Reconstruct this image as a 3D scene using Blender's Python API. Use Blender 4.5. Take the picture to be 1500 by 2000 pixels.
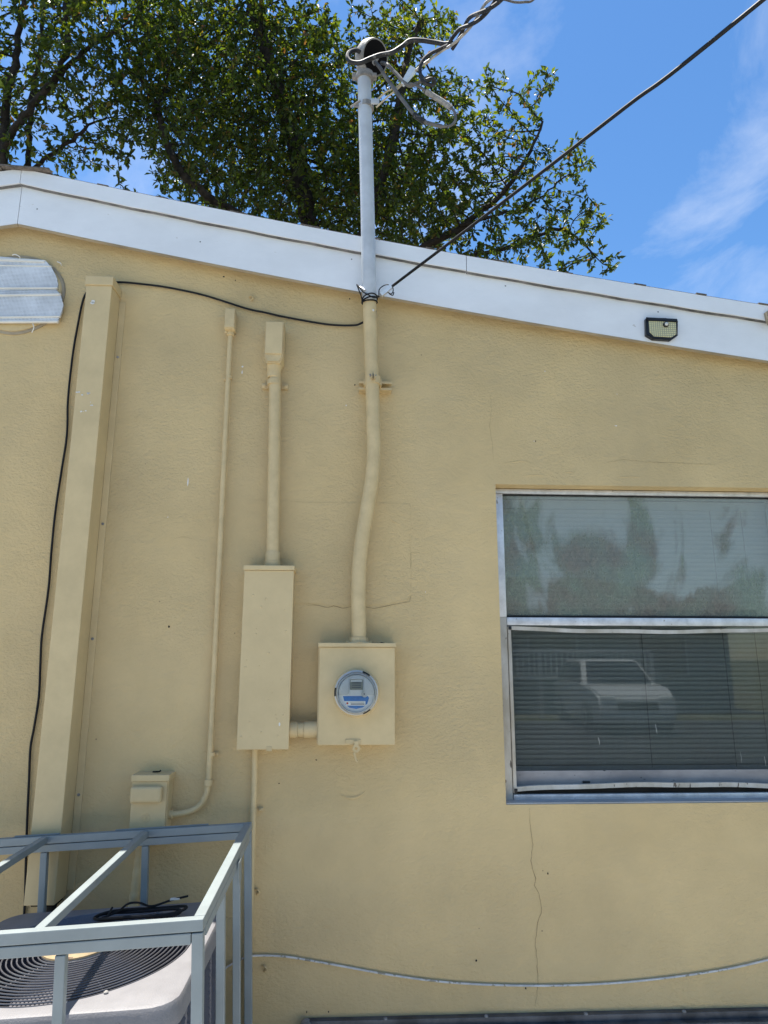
import bpy, bmesh, math, random
import numpy as np
from mathutils import Vector, Matrix
R = math.radians
random.seed(7); rng = np.random.default_rng(7)
for o in list(bpy.data.objects): bpy.data.objects.remove(o)
sc = bpy.context.scene
COL = sc.collection

# ------------------------------------------------------------------ camera
CAM = dict(loc=(0.0, -2.9, 1.55), yaw=2.83, pitch=12.01, roll=0.095, lens=31.92)
cd = bpy.data.cameras.new('camera'); cam = bpy.data.objects.new('camera', cd); COL.objects.link(cam)
cd.sensor_fit = 'HORIZONTAL'; cd.sensor_width = 36.0; cd.lens = CAM['lens']; cd.clip_start = 0.05; cd.clip_end = 2000
ya, pi_, ro = R(CAM['yaw']), R(CAM['pitch']), R(CAM['roll'])
fw = Vector((math.sin(ya)*math.cos(pi_), math.cos(ya)*math.cos(pi_), math.sin(pi_)))
rt = fw.cross(Vector((0, 0, 1))).normalized(); up = rt.cross(fw)
rt2 = rt*math.cos(ro) + up*math.sin(ro); up2 = -rt*math.sin(ro) + up*math.cos(ro)
m3 = Matrix((rt2, up2, -fw)).transposed()
cam.matrix_world = Matrix.Translation(CAM['loc']) @ m3.to_4x4()
sc.camera = cam
sc.render.resolution_x, sc.render.resolution_y = 768, 1024

# ------------------------------------------------------------------ light
SUN = Vector((-0.19, 0.125, 1.0)).normalized()          # towards the sun
SUN_STRENGTH, SKY_STRENGTH, EXPOSURE = 5.0, 0.088, 1.20
el = math.asin(SUN.z); az = math.atan2(SUN.x, SUN.y)
w = bpy.data.worlds.new('World'); sc.world = w; w.use_nodes = True
nt = w.node_tree; N = nt.nodes; L = nt.links; N.clear()
out = N.new('ShaderNodeOutputWorld'); bg = N.new('ShaderNodeBackground'); bg.inputs[1].default_value = SKY_STRENGTH
sky = N.new('ShaderNodeTexSky'); sky.sky_type = 'NISHITA'; sky.sun_disc = False
sky.sun_elevation = el; sky.sun_rotation = az; sky.air_density = 1.0; sky.dust_density = 0.15; sky.ozone_density = 2.0
# thin wispy clouds over the whole sky: noise on a flat cloud layer
tc = N.new('ShaderNodeTexCoord'); sx = N.new('ShaderNodeSeparateXYZ'); L.new(tc.outputs['Generated'], sx.inputs[0])
mx = N.new('ShaderNodeMath'); mx.operation = 'MAXIMUM'; mx.inputs[1].default_value = 0.05; L.new(sx.outputs[2], mx.inputs[0])
cx = N.new('ShaderNodeMath'); cx.operation = 'DIVIDE'; L.new(sx.outputs[0], cx.inputs[0]); L.new(mx.outputs[0], cx.inputs[1])
cy = N.new('ShaderNodeMath'); cy.operation = 'DIVIDE'; L.new(sx.outputs[1], cy.inputs[0]); L.new(mx.outputs[0], cy.inputs[1])
cv = N.new('ShaderNodeCombineXYZ'); L.new(cx.outputs[0], cv.inputs[0]); L.new(cy.outputs[0], cv.inputs[1])
mp = N.new('ShaderNodeMapping'); mp.inputs['Scale'].default_value = (1.6, 1.0, 1.0); mp.inputs['Rotation'].default_value = (0, 0, R(35)); mp.inputs['Location'].default_value = (3.35, 0.55, 0)
L.new(cv.outputs[0], mp.inputs[0])
cn = N.new('ShaderNodeTexNoise'); cn.inputs['Scale'].default_value = 1.25; cn.inputs['Detail'].default_value = 8; cn.inputs['Roughness'].default_value = 0.6; cn.inputs['Distortion'].default_value = 0.7
L.new(mp.outputs[0], cn.inputs['Vector'])
cr = N.new('ShaderNodeValToRGB'); cr.color_ramp.elements[0].position = 0.50; cr.color_ramp.elements[0].color = (0, 0, 0, 1)
cr.color_ramp.elements[1].position = 0.90; cr.color_ramp.elements[1].color = (0.6, 0.6, 0.6, 1)
L.new(cn.outputs['Fac'], cr.inputs[0])
cmix = N.new('ShaderNodeMix'); cmix.data_type = 'RGBA'; cmix.inputs['B'].default_value = (5.2, 5.5, 6.0, 1)
L.new(cr.outputs[0], cmix.inputs['Factor']); hsv = N.new('ShaderNodeHueSaturation'); hsv.inputs['Saturation'].default_value = 1.22; hsv.inputs['Value'].default_value = 1.06; L.new(sky.outputs[0], hsv.inputs['Color']); L.new(hsv.outputs[0], cmix.inputs['A'])
L.new(cmix.outputs['Result'], bg.inputs[0]); L.new(bg.outputs[0], out.inputs[0])
sl = bpy.data.lights.new('sun', 'SUN'); sl.energy = SUN_STRENGTH; sl.angle = R(0.53); sl.color = (1.0, 0.955, 0.88)
so = bpy.data.objects.new('sun', sl); COL.objects.link(so); so.rotation_euler = SUN.to_track_quat('Z', 'Y').to_euler()
so.location = (-2, 2, 12)
sc.view_settings.view_transform = 'Standard'; sc.view_settings.look = 'None'; sc.view_settings.gamma = 1.0
sc.view_settings.use_curve_mapping = False; sc.view_settings.exposure = EXPOSURE
sc.render.engine = 'CYCLES'; sc.cycles.max_bounces = 10; sc.cycles.transparent_max_bounces = 12; sc.cycles.diffuse_bounces = 5

# ------------------------------------------------------------------ materials
def pm(name, col, rough=0.6, metal=0.0, var=0.08, vscale=6.0, bump=0.0, bscale=60.0, col2=None, spots=None, spec=0.4, stretch=(1, 1, 1)):
    """procedural painted / bare surface: two-scale noise on the colour, noise relief, optional specks"""
    m = bpy.data.materials.new(name); m.use_nodes = True
    t = m.node_tree; n = t.nodes; l = t.links; b = n['Principled BSDF']
    b.inputs['Roughness'].default_value = rough; b.inputs['Metallic'].default_value = metal; b.inputs['Specular IOR Level'].default_value = spec
    co = n.new('ShaderNodeTexCoord'); mp = n.new('ShaderNodeMapping'); mp.inputs['Scale'].default_value = stretch
    l.new(co.outputs['Object'], mp.inputs[0])
    a = n.new('ShaderNodeTexNoise'); a.inputs['Scale'].default_value = vscale; a.inputs['Detail'].default_value = 6; a.inputs['Roughness'].default_value = 0.62
    l.new(mp.outputs[0], a.inputs['Vector'])
    r = n.new('ShaderNodeValToRGB')
    c2 = col2 if col2 else tuple(c*(1 - 2.2*var) for c in col)
    c1 = col if col2 else tuple(min(1, c*(1 + var)) for c in col)
    r.color_ramp.elements[0].position = 0.36; r.color_ramp.elements[0].color = (*c2, 1)
    r.color_ramp.elements[1].position = 0.64; r.color_ramp.elements[1].color = (*c1, 1)
    l.new(a.outputs['Fac'], r.inputs[0]); last = r.outputs[0]
    if spots:
        scol, sscale, thr = spots
        v = n.new('ShaderNodeTexNoise'); v.inputs['Scale'].default_value = sscale; v.inputs['Detail'].default_value = 3
        l.new(mp.outputs[0], v.inputs['Vector'])
        rr = n.new('ShaderNodeValToRGB'); rr.color_ramp.elements[0].position = thr; rr.color_ramp.elements[0].color = (0, 0, 0, 1)
        rr.color_ramp.elements[1].position = thr + 0.035; rr.color_ramp.elements[1].color = (1, 1, 1, 1)
        l.new(v.outputs['Fac'], rr.inputs[0])
        mi = n.new('ShaderNodeMix'); mi.data_type = 'RGBA'; mi.inputs['B'].default_value = (*scol, 1)
        l.new(rr.outputs[0], mi.inputs['Factor']); l.new(last, mi.inputs['A']); last = mi.outputs['Result']
    l.new(last, b.inputs['Base Color'])
    if bump > 0:
        e = n.new('ShaderNodeTexNoise'); e.inputs['Scale'].default_value = bscale; e.inputs['Detail'].default_value = 5
        l.new(mp.outputs[0], e.inputs['Vector'])
        bp = n.new('ShaderNodeBump'); bp.inputs['Strength'].default_value = 1.0; bp.inputs['Distance'].default_value = bump
        l.new(e.outputs['Fac'], bp.inputs['Height']); l.new(bp.outputs[0], b.inputs['Normal'])
    return m

def stucco_material(name, col):
    m = pm(name, col, rough=0.85, var=0.055, vscale=1.3, spec=0.25)
    t = m.node_tree; n = t.nodes; l = t.links; b = n['Principled BSDF']
    co = n.new('ShaderNodeTexCoord')
    f = n.new('ShaderNodeTexNoise'); f.inputs['Scale'].default_value = 75; f.inputs['Detail'].default_value = 5; f.inputs['Roughness'].default_value = 0.6; f.inputs['Distortion'].default_value = 0.4
    g = n.new('ShaderNodeTexNoise'); g.inputs['Scale'].default_value = 11; g.inputs['Detail'].default_value = 5; g.inputs['Distortion'].default_value = 1.2
    k = n.new('ShaderNodeTexNoise'); k.inputs['Scale'].default_value = 1.7; k.inputs['Detail'].default_value = 3
    mp = n.new('ShaderNodeMapping'); mp.inputs['Scale'].default_value = (0.8, 1, 1.1); l.new(co.outputs['Object'], mp.inputs[0])
    for q in (f, g, k): l.new(mp.outputs[0], q.inputs['Vector'])
    # trowelled patches: the fine grain is stronger in some areas than in others
    rg = n.new('ShaderNodeMapRange'); rg.inputs[1].default_value = 0.35; rg.inputs[2].default_value = 0.68; rg.inputs[3].default_value = 0.12; rg.inputs[4].default_value = 1.0
    l.new(k.outputs['Fac'], rg.inputs[0])
    fm = n.new('ShaderNodeMath'); fm.operation = 'MULTIPLY'; l.new(f.outputs['Fac'], fm.inputs[0]); l.new(rg.outputs[0], fm.inputs[1])
    gm = n.new('ShaderNodeMath'); gm.operation = 'MULTIPLY'; l.new(g.outputs['Fac'], gm.inputs[0]); gm.inputs[1].default_value = 0.55
    ad = n.new('ShaderNodeMath'); ad.operation = 'ADD'; l.new(fm.outputs[0], ad.inputs[0]); l.new(gm.outputs[0], ad.inputs[1])
    bp = n.new('ShaderNodeBump'); bp.inputs['Strength'].default_value = 1.0; bp.inputs['Distance'].default_value = 0.0084
    l.new(ad.outputs[0], bp.inputs['Height']); l.new(bp.outputs[0], b.inputs['Normal'])
    # sparse dark specks of dirt
    sp = n.new('ShaderNodeTexVoronoi'); sp.inputs['Scale'].default_value = 9.0; l.new(co.outputs['Object'], sp.inputs['Vector'])
    lt = n.new('ShaderNodeMapRange'); lt.inputs[1].default_value = 0.035; lt.inputs[2].default_value = 0.022; l.new(sp.outputs['Distance'], lt.inputs[0])
    wn = n.new('ShaderNodeSeparateXYZ'); l.new(sp.outputs['Color'], wn.inputs[0])
    gt = n.new('ShaderNodeMath'); gt.operation = 'GREATER_THAN'; gt.inputs[1].default_value = 0.62; l.new(wn.outputs[0], gt.inputs[0])
    ml = n.new('ShaderNodeMath'); ml.operation = 'MULTIPLY'; l.new(lt.outputs[0], ml.inputs[0]); l.new(gt.outputs[0], ml.inputs[1])
    m2 = n.new('ShaderNodeMath'); m2.operation = 'MULTIPLY'; m2.inputs[1].default_value = 0.55; l.new(ml.outputs[0], m2.inputs[0])
    mi = n.new('ShaderNodeMix'); mi.data_type = 'RGBA'; mi.inputs['B'].default_value = (0.12, 0.085, 0.05, 1)
    src = b.inputs['Base Color'].links[0].from_socket
    l.new(m2.outputs[0], mi.inputs['Factor']); l.new(src, mi.inputs['A'])
    # faded repaint patches and faint washed streaks
    st = n.new('ShaderNodeTexNoise'); st.inputs['Scale'].default_value = 1.0; st.inputs['Detail'].default_value = 7; st.inputs['Roughness'].default_value = 0.65; st.inputs['Distortion'].default_value = 0.5
    ms = n.new('ShaderNodeMapping'); ms.inputs['Scale'].default_value = (1.9, 1, 1.5); ms.inputs['Location'].default_value = (4.1, 0, 2.3); l.new(co.outputs['Object'], ms.inputs[0]); l.new(ms.outputs[0], st.inputs['Vector'])
    rs = n.new('ShaderNodeValToRGB'); rs.color_ramp.elements[0].position = 0.38; rs.color_ramp.elements[0].color = (0.955, 0.955, 0.97, 1); rs.color_ramp.elements[1].position = 0.66; rs.color_ramp.elements[1].color = (1.03, 1.015, 0.99, 1)
    l.new(st.outputs['Fac'], rs.inputs[0])
    mm = n.new('ShaderNodeMix'); mm.data_type = 'RGBA'; mm.blend_type = 'MULTIPLY'; mm.inputs['Factor'].default_value = 1.0; l.new(mi.outputs['Result'], mm.inputs['A']); l.new(rs.outputs[0], mm.inputs['B'])
    l.new(mm.outputs['Result'], b.inputs['Base Color'])
    return m

TAN = (0.608, 0.460, 0.238)
M = {}
M['stucco'] = stucco_material('tan_stucco', TAN)
M['tan'] = pm('tan_painted_metal', (0.607, 0.466, 0.248), rough=0.5, var=0.04, vscale=7, bump=0.0006, bscale=45, spec=0.35)
M['tan_plain'] = pm('tan_paint_thick', (0.595, 0.455, 0.240), rough=0.55, var=0.05, vscale=14, bump=0.0012, bscale=90)
M['tan_bumpy'] = pm('tan_paint_blistered', (0.607, 0.466, 0.248), rough=0.5, var=0.03, vscale=6, bump=0.0016, bscale=28)
M['white'] = pm('white_painted_board', (0.78, 0.79, 0.80), rough=0.55, var=0.03, vscale=5, bump=0.0008, bscale=120, spots=((0.5, 0.47, 0.42), 26, 0.735), stretch=(0.5, 1, 1))
M['board_under'] = pm('bare_board_edge', (0.36, 0.30, 0.21), rough=0.8, var=0.1)
M['shade_and_dirt'] = pm('shade_and_dirt_grey', (0.17, 0.165, 0.16), rough=0.8, var=0.25, vscale=12)  # dark grey for the trim's painted shadow line and dirty nail heads
M['pipe_white'] = pm('white_painted_pipe', (0.50, 0.53, 0.56), rough=0.5, var=0.06, vscale=9, bump=0.0006, bscale=70)
M['alu'] = pm('weathered_aluminium', (0.70, 0.70, 0.70), rough=0.42, metal=0.55, var=0.10, vscale=14, bump=0.0004, bscale=160, spots=((0.35, 0.31, 0.25), 60, 0.70))
M['alu_dirty'] = pm('oxidised_aluminium', (0.60, 0.57, 0.51), rough=0.6, metal=0.2, var=0.1, vscale=10, col2=(0.40, 0.355, 0.28), spots=((0.14, 0.12, 0.10), 45, 0.66), stretch=(1, 1, .4))
M['cage'] = pm('cage_painted_aluminium', (0.235, 0.265, 0.262), rough=0.45, metal=0.0, var=0.04, vscale=8, spots=((0.30, 0.29, 0.27), 50, 0.74))
M['black'] = pm('black_rubber', (0.012, 0.012, 0.013), rough=0.6, var=0.15, vscale=20, spec=0.25)
M['blackwire'] = pm('weathered_black_wire', (0.022, 0.022, 0.024), rough=0.6, var=0.35, vscale=18, spots=((0.11, 0.105, 0.10), 30, 0.62))
M['greywire'] = pm('grey_wire', (0.13, 0.125, 0.12), rough=0.6, var=0.2, vscale=20)
M['barewire'] = pm('bare_aluminium_wire', (0.42, 0.40, 0.37), rough=0.5, metal=0.4, var=0.2, vscale=30)
M['brasswire'] = pm('tan_steel_wire', (0.50, 0.42, 0.28), rough=0.5, metal=0.3, var=0.15)
M['greycast'] = pm('grey_cast_metal', (0.30, 0.285, 0.265), rough=0.7, metal=0.1, var=0.18, vscale=30, bump=0.002, bscale=90)
M['whitecable'] = pm('white_cable', (0.60, 0.575, 0.52), rough=0.5, var=0.1, vscale=20, spots=((0.32, 0.28, 0.2), 35, 0.58))
M['plastic_black'] = pm('black_plastic', (0.012, 0.012, 0.013), rough=0.35, var=0.1)
M['ac'] = pm('condenser_paint', (0.212, 0.205, 0.209), rough=0.5, var=0.05, vscale=10, bump=0.0009, bscale=220)
M['ac_dark'] = pm('condenser_dark', (0.055, 0.055, 0.07), rough=0.6, var=0.15)
M['louver'] = pm('condenser_louver', (0.15, 0.145, 0.165), rough=0.5, var=0.1)
M['grille'] = pm('black_coated_wire', (0.075, 0.075, 0.085), rough=0.25, var=0.1, spec=0.9)
M['rusty'] = pm('rusty_cream_plate', (0.30, 0.22, 0.12), rough=0.7, var=0.12, vscale=22, spots=((0.07, 0.035, 0.02), 24, 0.60))
M['hole'] = pm('dark_hollow', (0.010, 0.009, 0.009), rough=0.95, var=0.1, spec=0.05)
M['crack'] = pm('crack_brown', (0.26, 0.19, 0.09), rough=0.95, var=0.2)  # plain brown for the crack lines
M['chip'] = pm('white_chip', (0.74, 0.72, 0.66), rough=0.8, var=0.05)
M['slat'] = pm('blind_slat', (0.55, 0.57, 0.56), rough=0.5, var=0.06, vscale=3)
M['room'] = pm('dim_room', (0.20, 0.19, 0.18), rough=0.9)
M['sashgrey'] = pm('grey_sash', (0.34, 0.31, 0.29), rough=0.6, var=0.12, vscale=9, spots=((0.03, 0.03, 0.03), 60, 0.70), stretch=(0.5, 1, 1))
M['shingle'] = pm('brown_shingle', (0.16, 0.135, 0.115), rough=0.95, var=0.25, vscale=30, bump=0.003, bscale=200)
M['bark'] = pm('dark_bark', (0.030, 0.024, 0.019), rough=0.95, var=0.3, vscale=14, bump=0.012, bscale=30)
M['track'] = pm('grey_galvanised_track', (0.11, 0.115, 0.125), rough=0.5, metal=0.5, var=0.2, vscale=12)
M['concrete'] = pm('concrete', (0.46, 0.455, 0.44), rough=0.9, var=0.1, vscale=1.5, bump=0.003, bscale=60)
M['asphalt'] = pm('asphalt', (0.06, 0.06, 0.062), rough=0.9, var=0.15, vscale=3, bump=0.004, bscale=90)
M['grass'] = pm('dry_lawn', (0.10, 0.12, 0.045), rough=1.0, col2=(0.20, 0.17, 0.09), vscale=0.8, bump=0.03, bscale=25)
M['meter_grey'] = pm('meter_grey_plastic', (0.56, 0.57, 0.54), rough=0.4, var=0.03)
M['meter_white'] = pm('meter_white_plastic', (0.74, 0.76, 0.74), rough=0.4, var=0.02)
M['meter_blue'] = pm('meter_blue_label', (0.045, 0.19, 0.50), rough=0.5, var=0.06, vscale=60)
M['meter_ring'] = pm('meter_steel_ring', (0.60, 0.60, 0.58), rough=0.35, metal=0.35, var=0.06)
M['lcd'] = pm('lcd_screen', (0.25, 0.26, 0.21), rough=0.3, var=0.05)
M['print'] = pm('print_dark', (0.10, 0.11, 0.12), rough=0.6)
M['red'] = pm('print_red', (0.45, 0.05, 0.03), rough=0.6)
M['car_white'] = pm('white_car_paint', (0.80, 0.80, 0.79), rough=0.2, var=0.01, spec=0.6)
M['car_glass'] = pm('dark_car_glass', (0.015, 0.018, 0.02), rough=0.05, var=0.01, spec=0.7)
M['tyre'] = pm('tyre_rubber', (0.02, 0.02, 0.02), rough=0.9)
M['red_lens'] = pm('red_lens', (0.45, 0.02, 0.015), rough=0.15, var=0.02)
M['neighbour'] = pm('pale_green_wall', (0.30, 0.33, 0.30), rough=0.9, var=0.05)
M['neigh_roof'] = pm('grey_roof', (0.12, 0.12, 0.125), rough=0.95, var=0.15, vscale=8)
M['whitewood'] = pm('white_rail_paint', (0.7, 0.7, 0.68), rough=0.6)
M['foam'] = pm('black_foam_sleeve', (0.02, 0.02, 0.02), rough=0.95, var=0.2, bump=0.002, bscale=60)
M['grime_and_shade'] = pm('black_grime_and_shade', (0.02, 0.018, 0.015), rough=1.0, var=0.2)  # dirt marks, and the painted shade in the gap below the screen rail

def pane_material(name, tint, dirt):
    m = bpy.data.materials.new(name); m.use_nodes = True
    t = m.node_tree; n = t.nodes; l = t.links; n.clear()
    o = n.new('ShaderNodeOutputMaterial'); tr = n.new('ShaderNodeBsdfTransparent'); tr.inputs[0].default_value = (*tint, 1)
    gl = n.new('ShaderNodeBsdfGlossy'); gl.inputs['Roughness'].default_value = 0.012; gl.inputs[0].default_value = (0.95, 1.0, 0.98, 1)
    fr = n.new('ShaderNodeFresnel'); fr.inputs[0].default_value = 1.5
    mu = n.new('ShaderNodeMath'); mu.operation = 'MULTIPLY'; mu.inputs[1].default_value = 0.8; mu.use_clamp = True
    l.new(fr.outputs[0], mu.inputs[0])
    mx = n.new('ShaderNodeMixShader'); l.new(mu.outputs[0], mx.inputs[0]); l.new(tr.outputs[0], mx.inputs[1]); l.new(gl.outputs[0], mx.inputs[2])
    # dirt: even dust film plus algae patches with runs below them
    co = n.new('ShaderNodeTexCoord')
    mp = n.new('ShaderNodeMapping'); mp.inputs['Scale'].default_value = (1.0, 1.0, 0.62); mp.inputs['Location'].default_value = (2.7, 0, .4); l.new(co.outputs['Object'], mp.inputs[0])
    big = n.new('ShaderNodeTexNoise'); big.inputs['Scale'].default_value = 3.4; big.inputs['Detail'].default_value = 7; big.inputs['Distortion'].default_value = 0.6; l.new(mp.outputs[0], big.inputs['Vector'])
    rb = n.new('ShaderNodeValToRGB'); rb.color_ramp.elements[0].position = 0.465; rb.color_ramp.elements[1].position = 0.515; sz_ = n.new('ShaderNodeSeparateXYZ'); l.new(co.outputs['Object'], sz_.inputs[0]); zr_ = n.new('ShaderNodeMapRange'); zr_.inputs[1].default_value = 1.72; zr_.inputs[2].default_value = 2.28; zr_.inputs[3].default_value = 0.11; zr_.inputs[4].default_value = -0.10; zr_.clamp = False; l.new(sz_.outputs[2], zr_.inputs[0]); az_ = n.new('ShaderNodeMath'); l.new(big.outputs['Fac'], az_.inputs[0]); l.new(zr_.outputs[0], az_.inputs[1]); l.new(az_.outputs[0], rb.inputs[0])
    fine = n.new('ShaderNodeTexNoise'); fine.inputs['Scale'].default_value = 70; fine.inputs['Detail'].default_value = 6; fine.inputs['Roughness'].default_value = 0.7; l.new(mp.outputs[0], fine.inputs['Vector'])
    rf = n.new('ShaderNodeMapRange'); rf.inputs[1].default_value = 0.40; rf.inputs[2].default_value = 0.60; l.new(fine.outputs['Fac'], rf.inputs[0])
    pr = n.new('ShaderNodeMath'); pr.operation = 'MULTIPLY'; l.new(rb.outputs[0], pr.inputs[0]); l.new(rf.outputs[0], pr.inputs[1])
    sc1 = n.new('ShaderNodeMath'); sc1.operation = 'MULTIPLY_ADD'; sc1.inputs[1].default_value = dirt[1]; sc1.inputs[2].default_value = dirt[0]; l.new(pr.outputs[0], sc1.inputs[0])
    tone = n.new('ShaderNodeTexNoise'); tone.inputs['Scale'].default_value = 6; tone.inputs['Detail'].default_value = 3; l.new(co.outputs['Object'], tone.inputs['Vector'])
    rtn = n.new('ShaderNodeValToRGB'); e = rtn.color_ramp.elements
    e[0].position = 0.42; e[0].color = (0.27, 0.32, 0.25, 1); e[1].position = 0.66; e[1].color = (0.26, 0.24, 0.195, 1)
    l.new(tone.outputs['Fac'], rtn.inputs[0])
    cm = n.new('ShaderNodeMix'); cm.data_type = 'RGBA'; cm.inputs['A'].default_value = (0.49, 0.54, 0.50, 1); l.new(rb.outputs[0], cm.inputs['Factor']); l.new(rtn.outputs[0], cm.inputs['B'])
    di = n.new('ShaderNodeBsdfDiffuse'); l.new(cm.outputs['Result'], di.inputs[0])
    m2 = n.new('ShaderNodeMixShader'); l.new(sc1.outputs[0], m2.inputs[0]); l.new(mx.outputs[0], m2.inputs[1]); l.new(di.outputs[0], m2.inputs[2])
    l.new(m2.outputs[0], o.inputs[0]); return m
M['pane_dirty'] = pane_material('algae_stained_glass', (0.97, 0.985, 0.978), (0.33, 0.24))
M['pane_clean'] = pane_material('dusty_glass', (0.69, 0.715, 0.72), (0.02, 0.03))
def clear_material(name, tint=(0.96, 0.98, 0.98)):
    m = bpy.data.materials.new(name); m.use_nodes = True
    t = m.node_tree; n = t.nodes; l = t.links; n.clear()
    o = n.new('ShaderNodeOutputMaterial'); tr = n.new('ShaderNodeBsdfTransparent'); tr.inputs[0].default_value = (*tint, 1)
    gl = n.new('ShaderNodeBsdfGlossy'); gl.inputs['Roughness'].default_value = 0.04
    fr = n.new('ShaderNodeFresnel'); fr.inputs[0].default_value = 1.5
    mx = n.new('ShaderNodeMixShader'); l.new(fr.outputs[0], mx.inputs[0]); l.new(tr.outputs[0], mx.inputs[1]); l.new(gl.outputs[0], mx.inputs[2]); l.new(mx.outputs[0], o.inputs[0]); return m
M['clear'] = clear_material('clear_meter_cover')
def mesh_material(name):                                  # perforated white vinyl soffit / vent mesh
    m = pm(name, (0.66, 0.69, 0.72), rough=0.6, var=0.10, vscale=9)
    t = m.node_tree; n = t.nodes; l = t.links; b = n['Principled BSDF']
    co = n.new('ShaderNodeTexCoord'); mp = n.new('ShaderNodeMapping'); mp.inputs['Scale'].default_value = (170, 1, 150); l.new(co.outputs['Object'], mp.inputs[0])
    v = n.new('ShaderNodeTexVoronoi'); v.inputs['Scale'].default_value = 1.0; v.inputs['Randomness'].default_value = 0.0; l.new(mp.outputs[0], v.inputs['Vector'])
    r = n.new('ShaderNodeMapRange'); r.inputs[1].default_value = 0.30; r.inputs[2].default_value = 0.22; l.new(v.outputs['Distance'], r.inputs[0])
    no = n.new('ShaderNodeTexNoise'); no.inputs['Scale'].default_value = 16; no.inputs['Detail'].default_value = 5; l.new(co.outputs['Object'], no.inputs['Vector'])
    rn = n.new('ShaderNodeMapRange'); rn.inputs[1].default_value = 0.35; rn.inputs[2].default_value = 0.6; rn.inputs[3].default_value = 0.35; rn.inputs[4].default_value = 0.95; l.new(no.outputs['Fac'], rn.inputs[0])
    mu = n.new('ShaderNodeMath'); mu.operation = 'MULTIPLY'; l.new(r.outputs[0], mu.inputs[0]); l.new(rn.outputs[0], mu.inputs[1])
    mi = n.new('ShaderNodeMix'); mi.data_type = 'RGBA'; mi.inputs['B'].default_value = (0.13, 0.135, 0.14, 1)
    src = b.inputs['Base Color'].links[0].from_socket; l.new(mu.outputs[0], mi.inputs['Factor']); l.new(src, mi.inputs['A']); l.new(mi.outputs['Result'], b.inputs['Base Color'])
    return m
M['ventmesh'] = mesh_material('perforated_white_mesh')
def led_material():
    m = pm('led_lens', (0.62, 0.58, 0.33), rough=0.25, var=0.1, vscale=30)
    t = m.node_tree; n = t.nodes; l = t.links; b = n['Principled BSDF']
    co = n.new('ShaderNodeTexCoord'); br = n.new('ShaderNodeTexBrick'); br.offset = 0; br.inputs['Scale'].default_value = 1.0
    br.inputs['Brick Width'].default_value = 0.010; br.inputs['Row Height'].default_value = 0.010; br.inputs['Mortar Size'].default_value = 0.0016
    br.inputs['Color1'].default_value = (0.66, 0.60, 0.30, 1); br.inputs['Color2'].default_value = (0.56, 0.54, 0.30, 1); br.inputs['Mortar'].default_value = (0.30, 0.29, 0.20, 1)
    mp = n.new('ShaderNodeMapping'); mp.inputs['Rotation'].default_value = (R(-90), 0, 0); l.new(co.outputs['Object'], mp.inputs[0]); l.new(mp.outputs[0], br.inputs['Vector'])
    l.new(br.outputs['Color'], b.inputs['Base Color']); return m
M['led'] = led_material()
def leaf_material(name, base):
    m = bpy.data.materials.new(name); m.use_nodes = True
    t = m.node_tree; n = t.nodes; l = t.links; n.clear()
    o = n.new('ShaderNodeOutputMaterial'); g = n.new('ShaderNodeNewGeometry'); r = n.new('ShaderNodeValToRGB'); e = r.color_ramp.elements
    e[0].position = 0.0; e[0].color = (*[c*0.40 for c in base], 1); e[1].position = 0.72; e[1].color = (*base, 1)
    k = e.new(0.93); k.color = (base[0]*2.2, base[1]*1.65, base[2]*0.9, 1); k = e.new(0.993); k.color = (0.13, 0.08, 0.03, 1)
    l.new(g.outputs['Random Per Island'], r.inputs[0])
    d = n.new('ShaderNodeBsdfPrincipled'); d.inputs['Roughness'].default_value = 0.42; d.inputs['Specular IOR Level'].default_value = 0.45; l.new(r.outputs[0], d.inputs['Base Color'])
    tl = n.new('ShaderNodeBsdfTranslucent'); hs = n.new('ShaderNodeHueSaturation'); hs.inputs['Hue'].default_value = 0.475; hs.inputs['Saturation'].default_value = 1.15; hs.inputs['Value'].default_value = 1.9
    l.new(r.outputs[0], hs.inputs['Color']); l.new(hs.outputs[0], tl.inputs[0])
    mx = n.new('ShaderNodeMixShader'); mx.inputs[0].default_value = 0.46; l.new(d.outputs[0], mx.inputs[1]); l.new(tl.outputs[0], mx.inputs[2]); l.new(mx.outputs[0], o.inputs[0]); return m
M['leaf'] = leaf_material('evergreen_leaf', (0.056, 0.094, 0.019))

# ------------------------------------------------------------------ mesh helpers
ORG = {}
def thing(name, label, cat, loc=(0, 0, 0), group=None):
    o = bpy.data.objects.new(name, None); COL.objects.link(o); o.location = loc; o.empty_display_size = 0.05
    o['label'] = label; o['category'] = cat
    if group: o['group'] = group
    ORG[o.name] = Vector(loc); return o
def tag(o, label, cat, group=None):
    o['label'] = label; o['category'] = cat
    if group: o['group'] = group
    return o
def obj(name, bm, mat, parent=None, smooth=False, label=None, kind=None):
    """bm is in world coordinates; a child is stored relative to its thing's base"""
    off = ORG[parent.name] if parent else Vector((0, 0, 0))
    if parent: bmesh.ops.translate(bm, verts=bm.verts, vec=-off)
    bmesh.ops.recalc_face_normals(bm, faces=bm.faces)
    me = bpy.data.meshes.new(name); bm.to_mesh(me); bm.free()
    mats = mat if isinstance(mat, (list, tuple)) else [mat]
    for q in mats: me.materials.append(M[q])
    if smooth:
        me.polygons.foreach_set('use_smooth', [True]*len(me.polygons))
        me.set_sharp_from_angle(angle=R(38))
    o = bpy.data.objects.new(name, me); COL.objects.link(o)
    if parent: o.parent = parent; ORG[o.name] = off
    else: ORG[o.name] = Vector((0, 0, 0))
    if label: o['label'] = label
    if kind: o['kind'] = kind
    return o
def B(): return bmesh.new()
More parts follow.
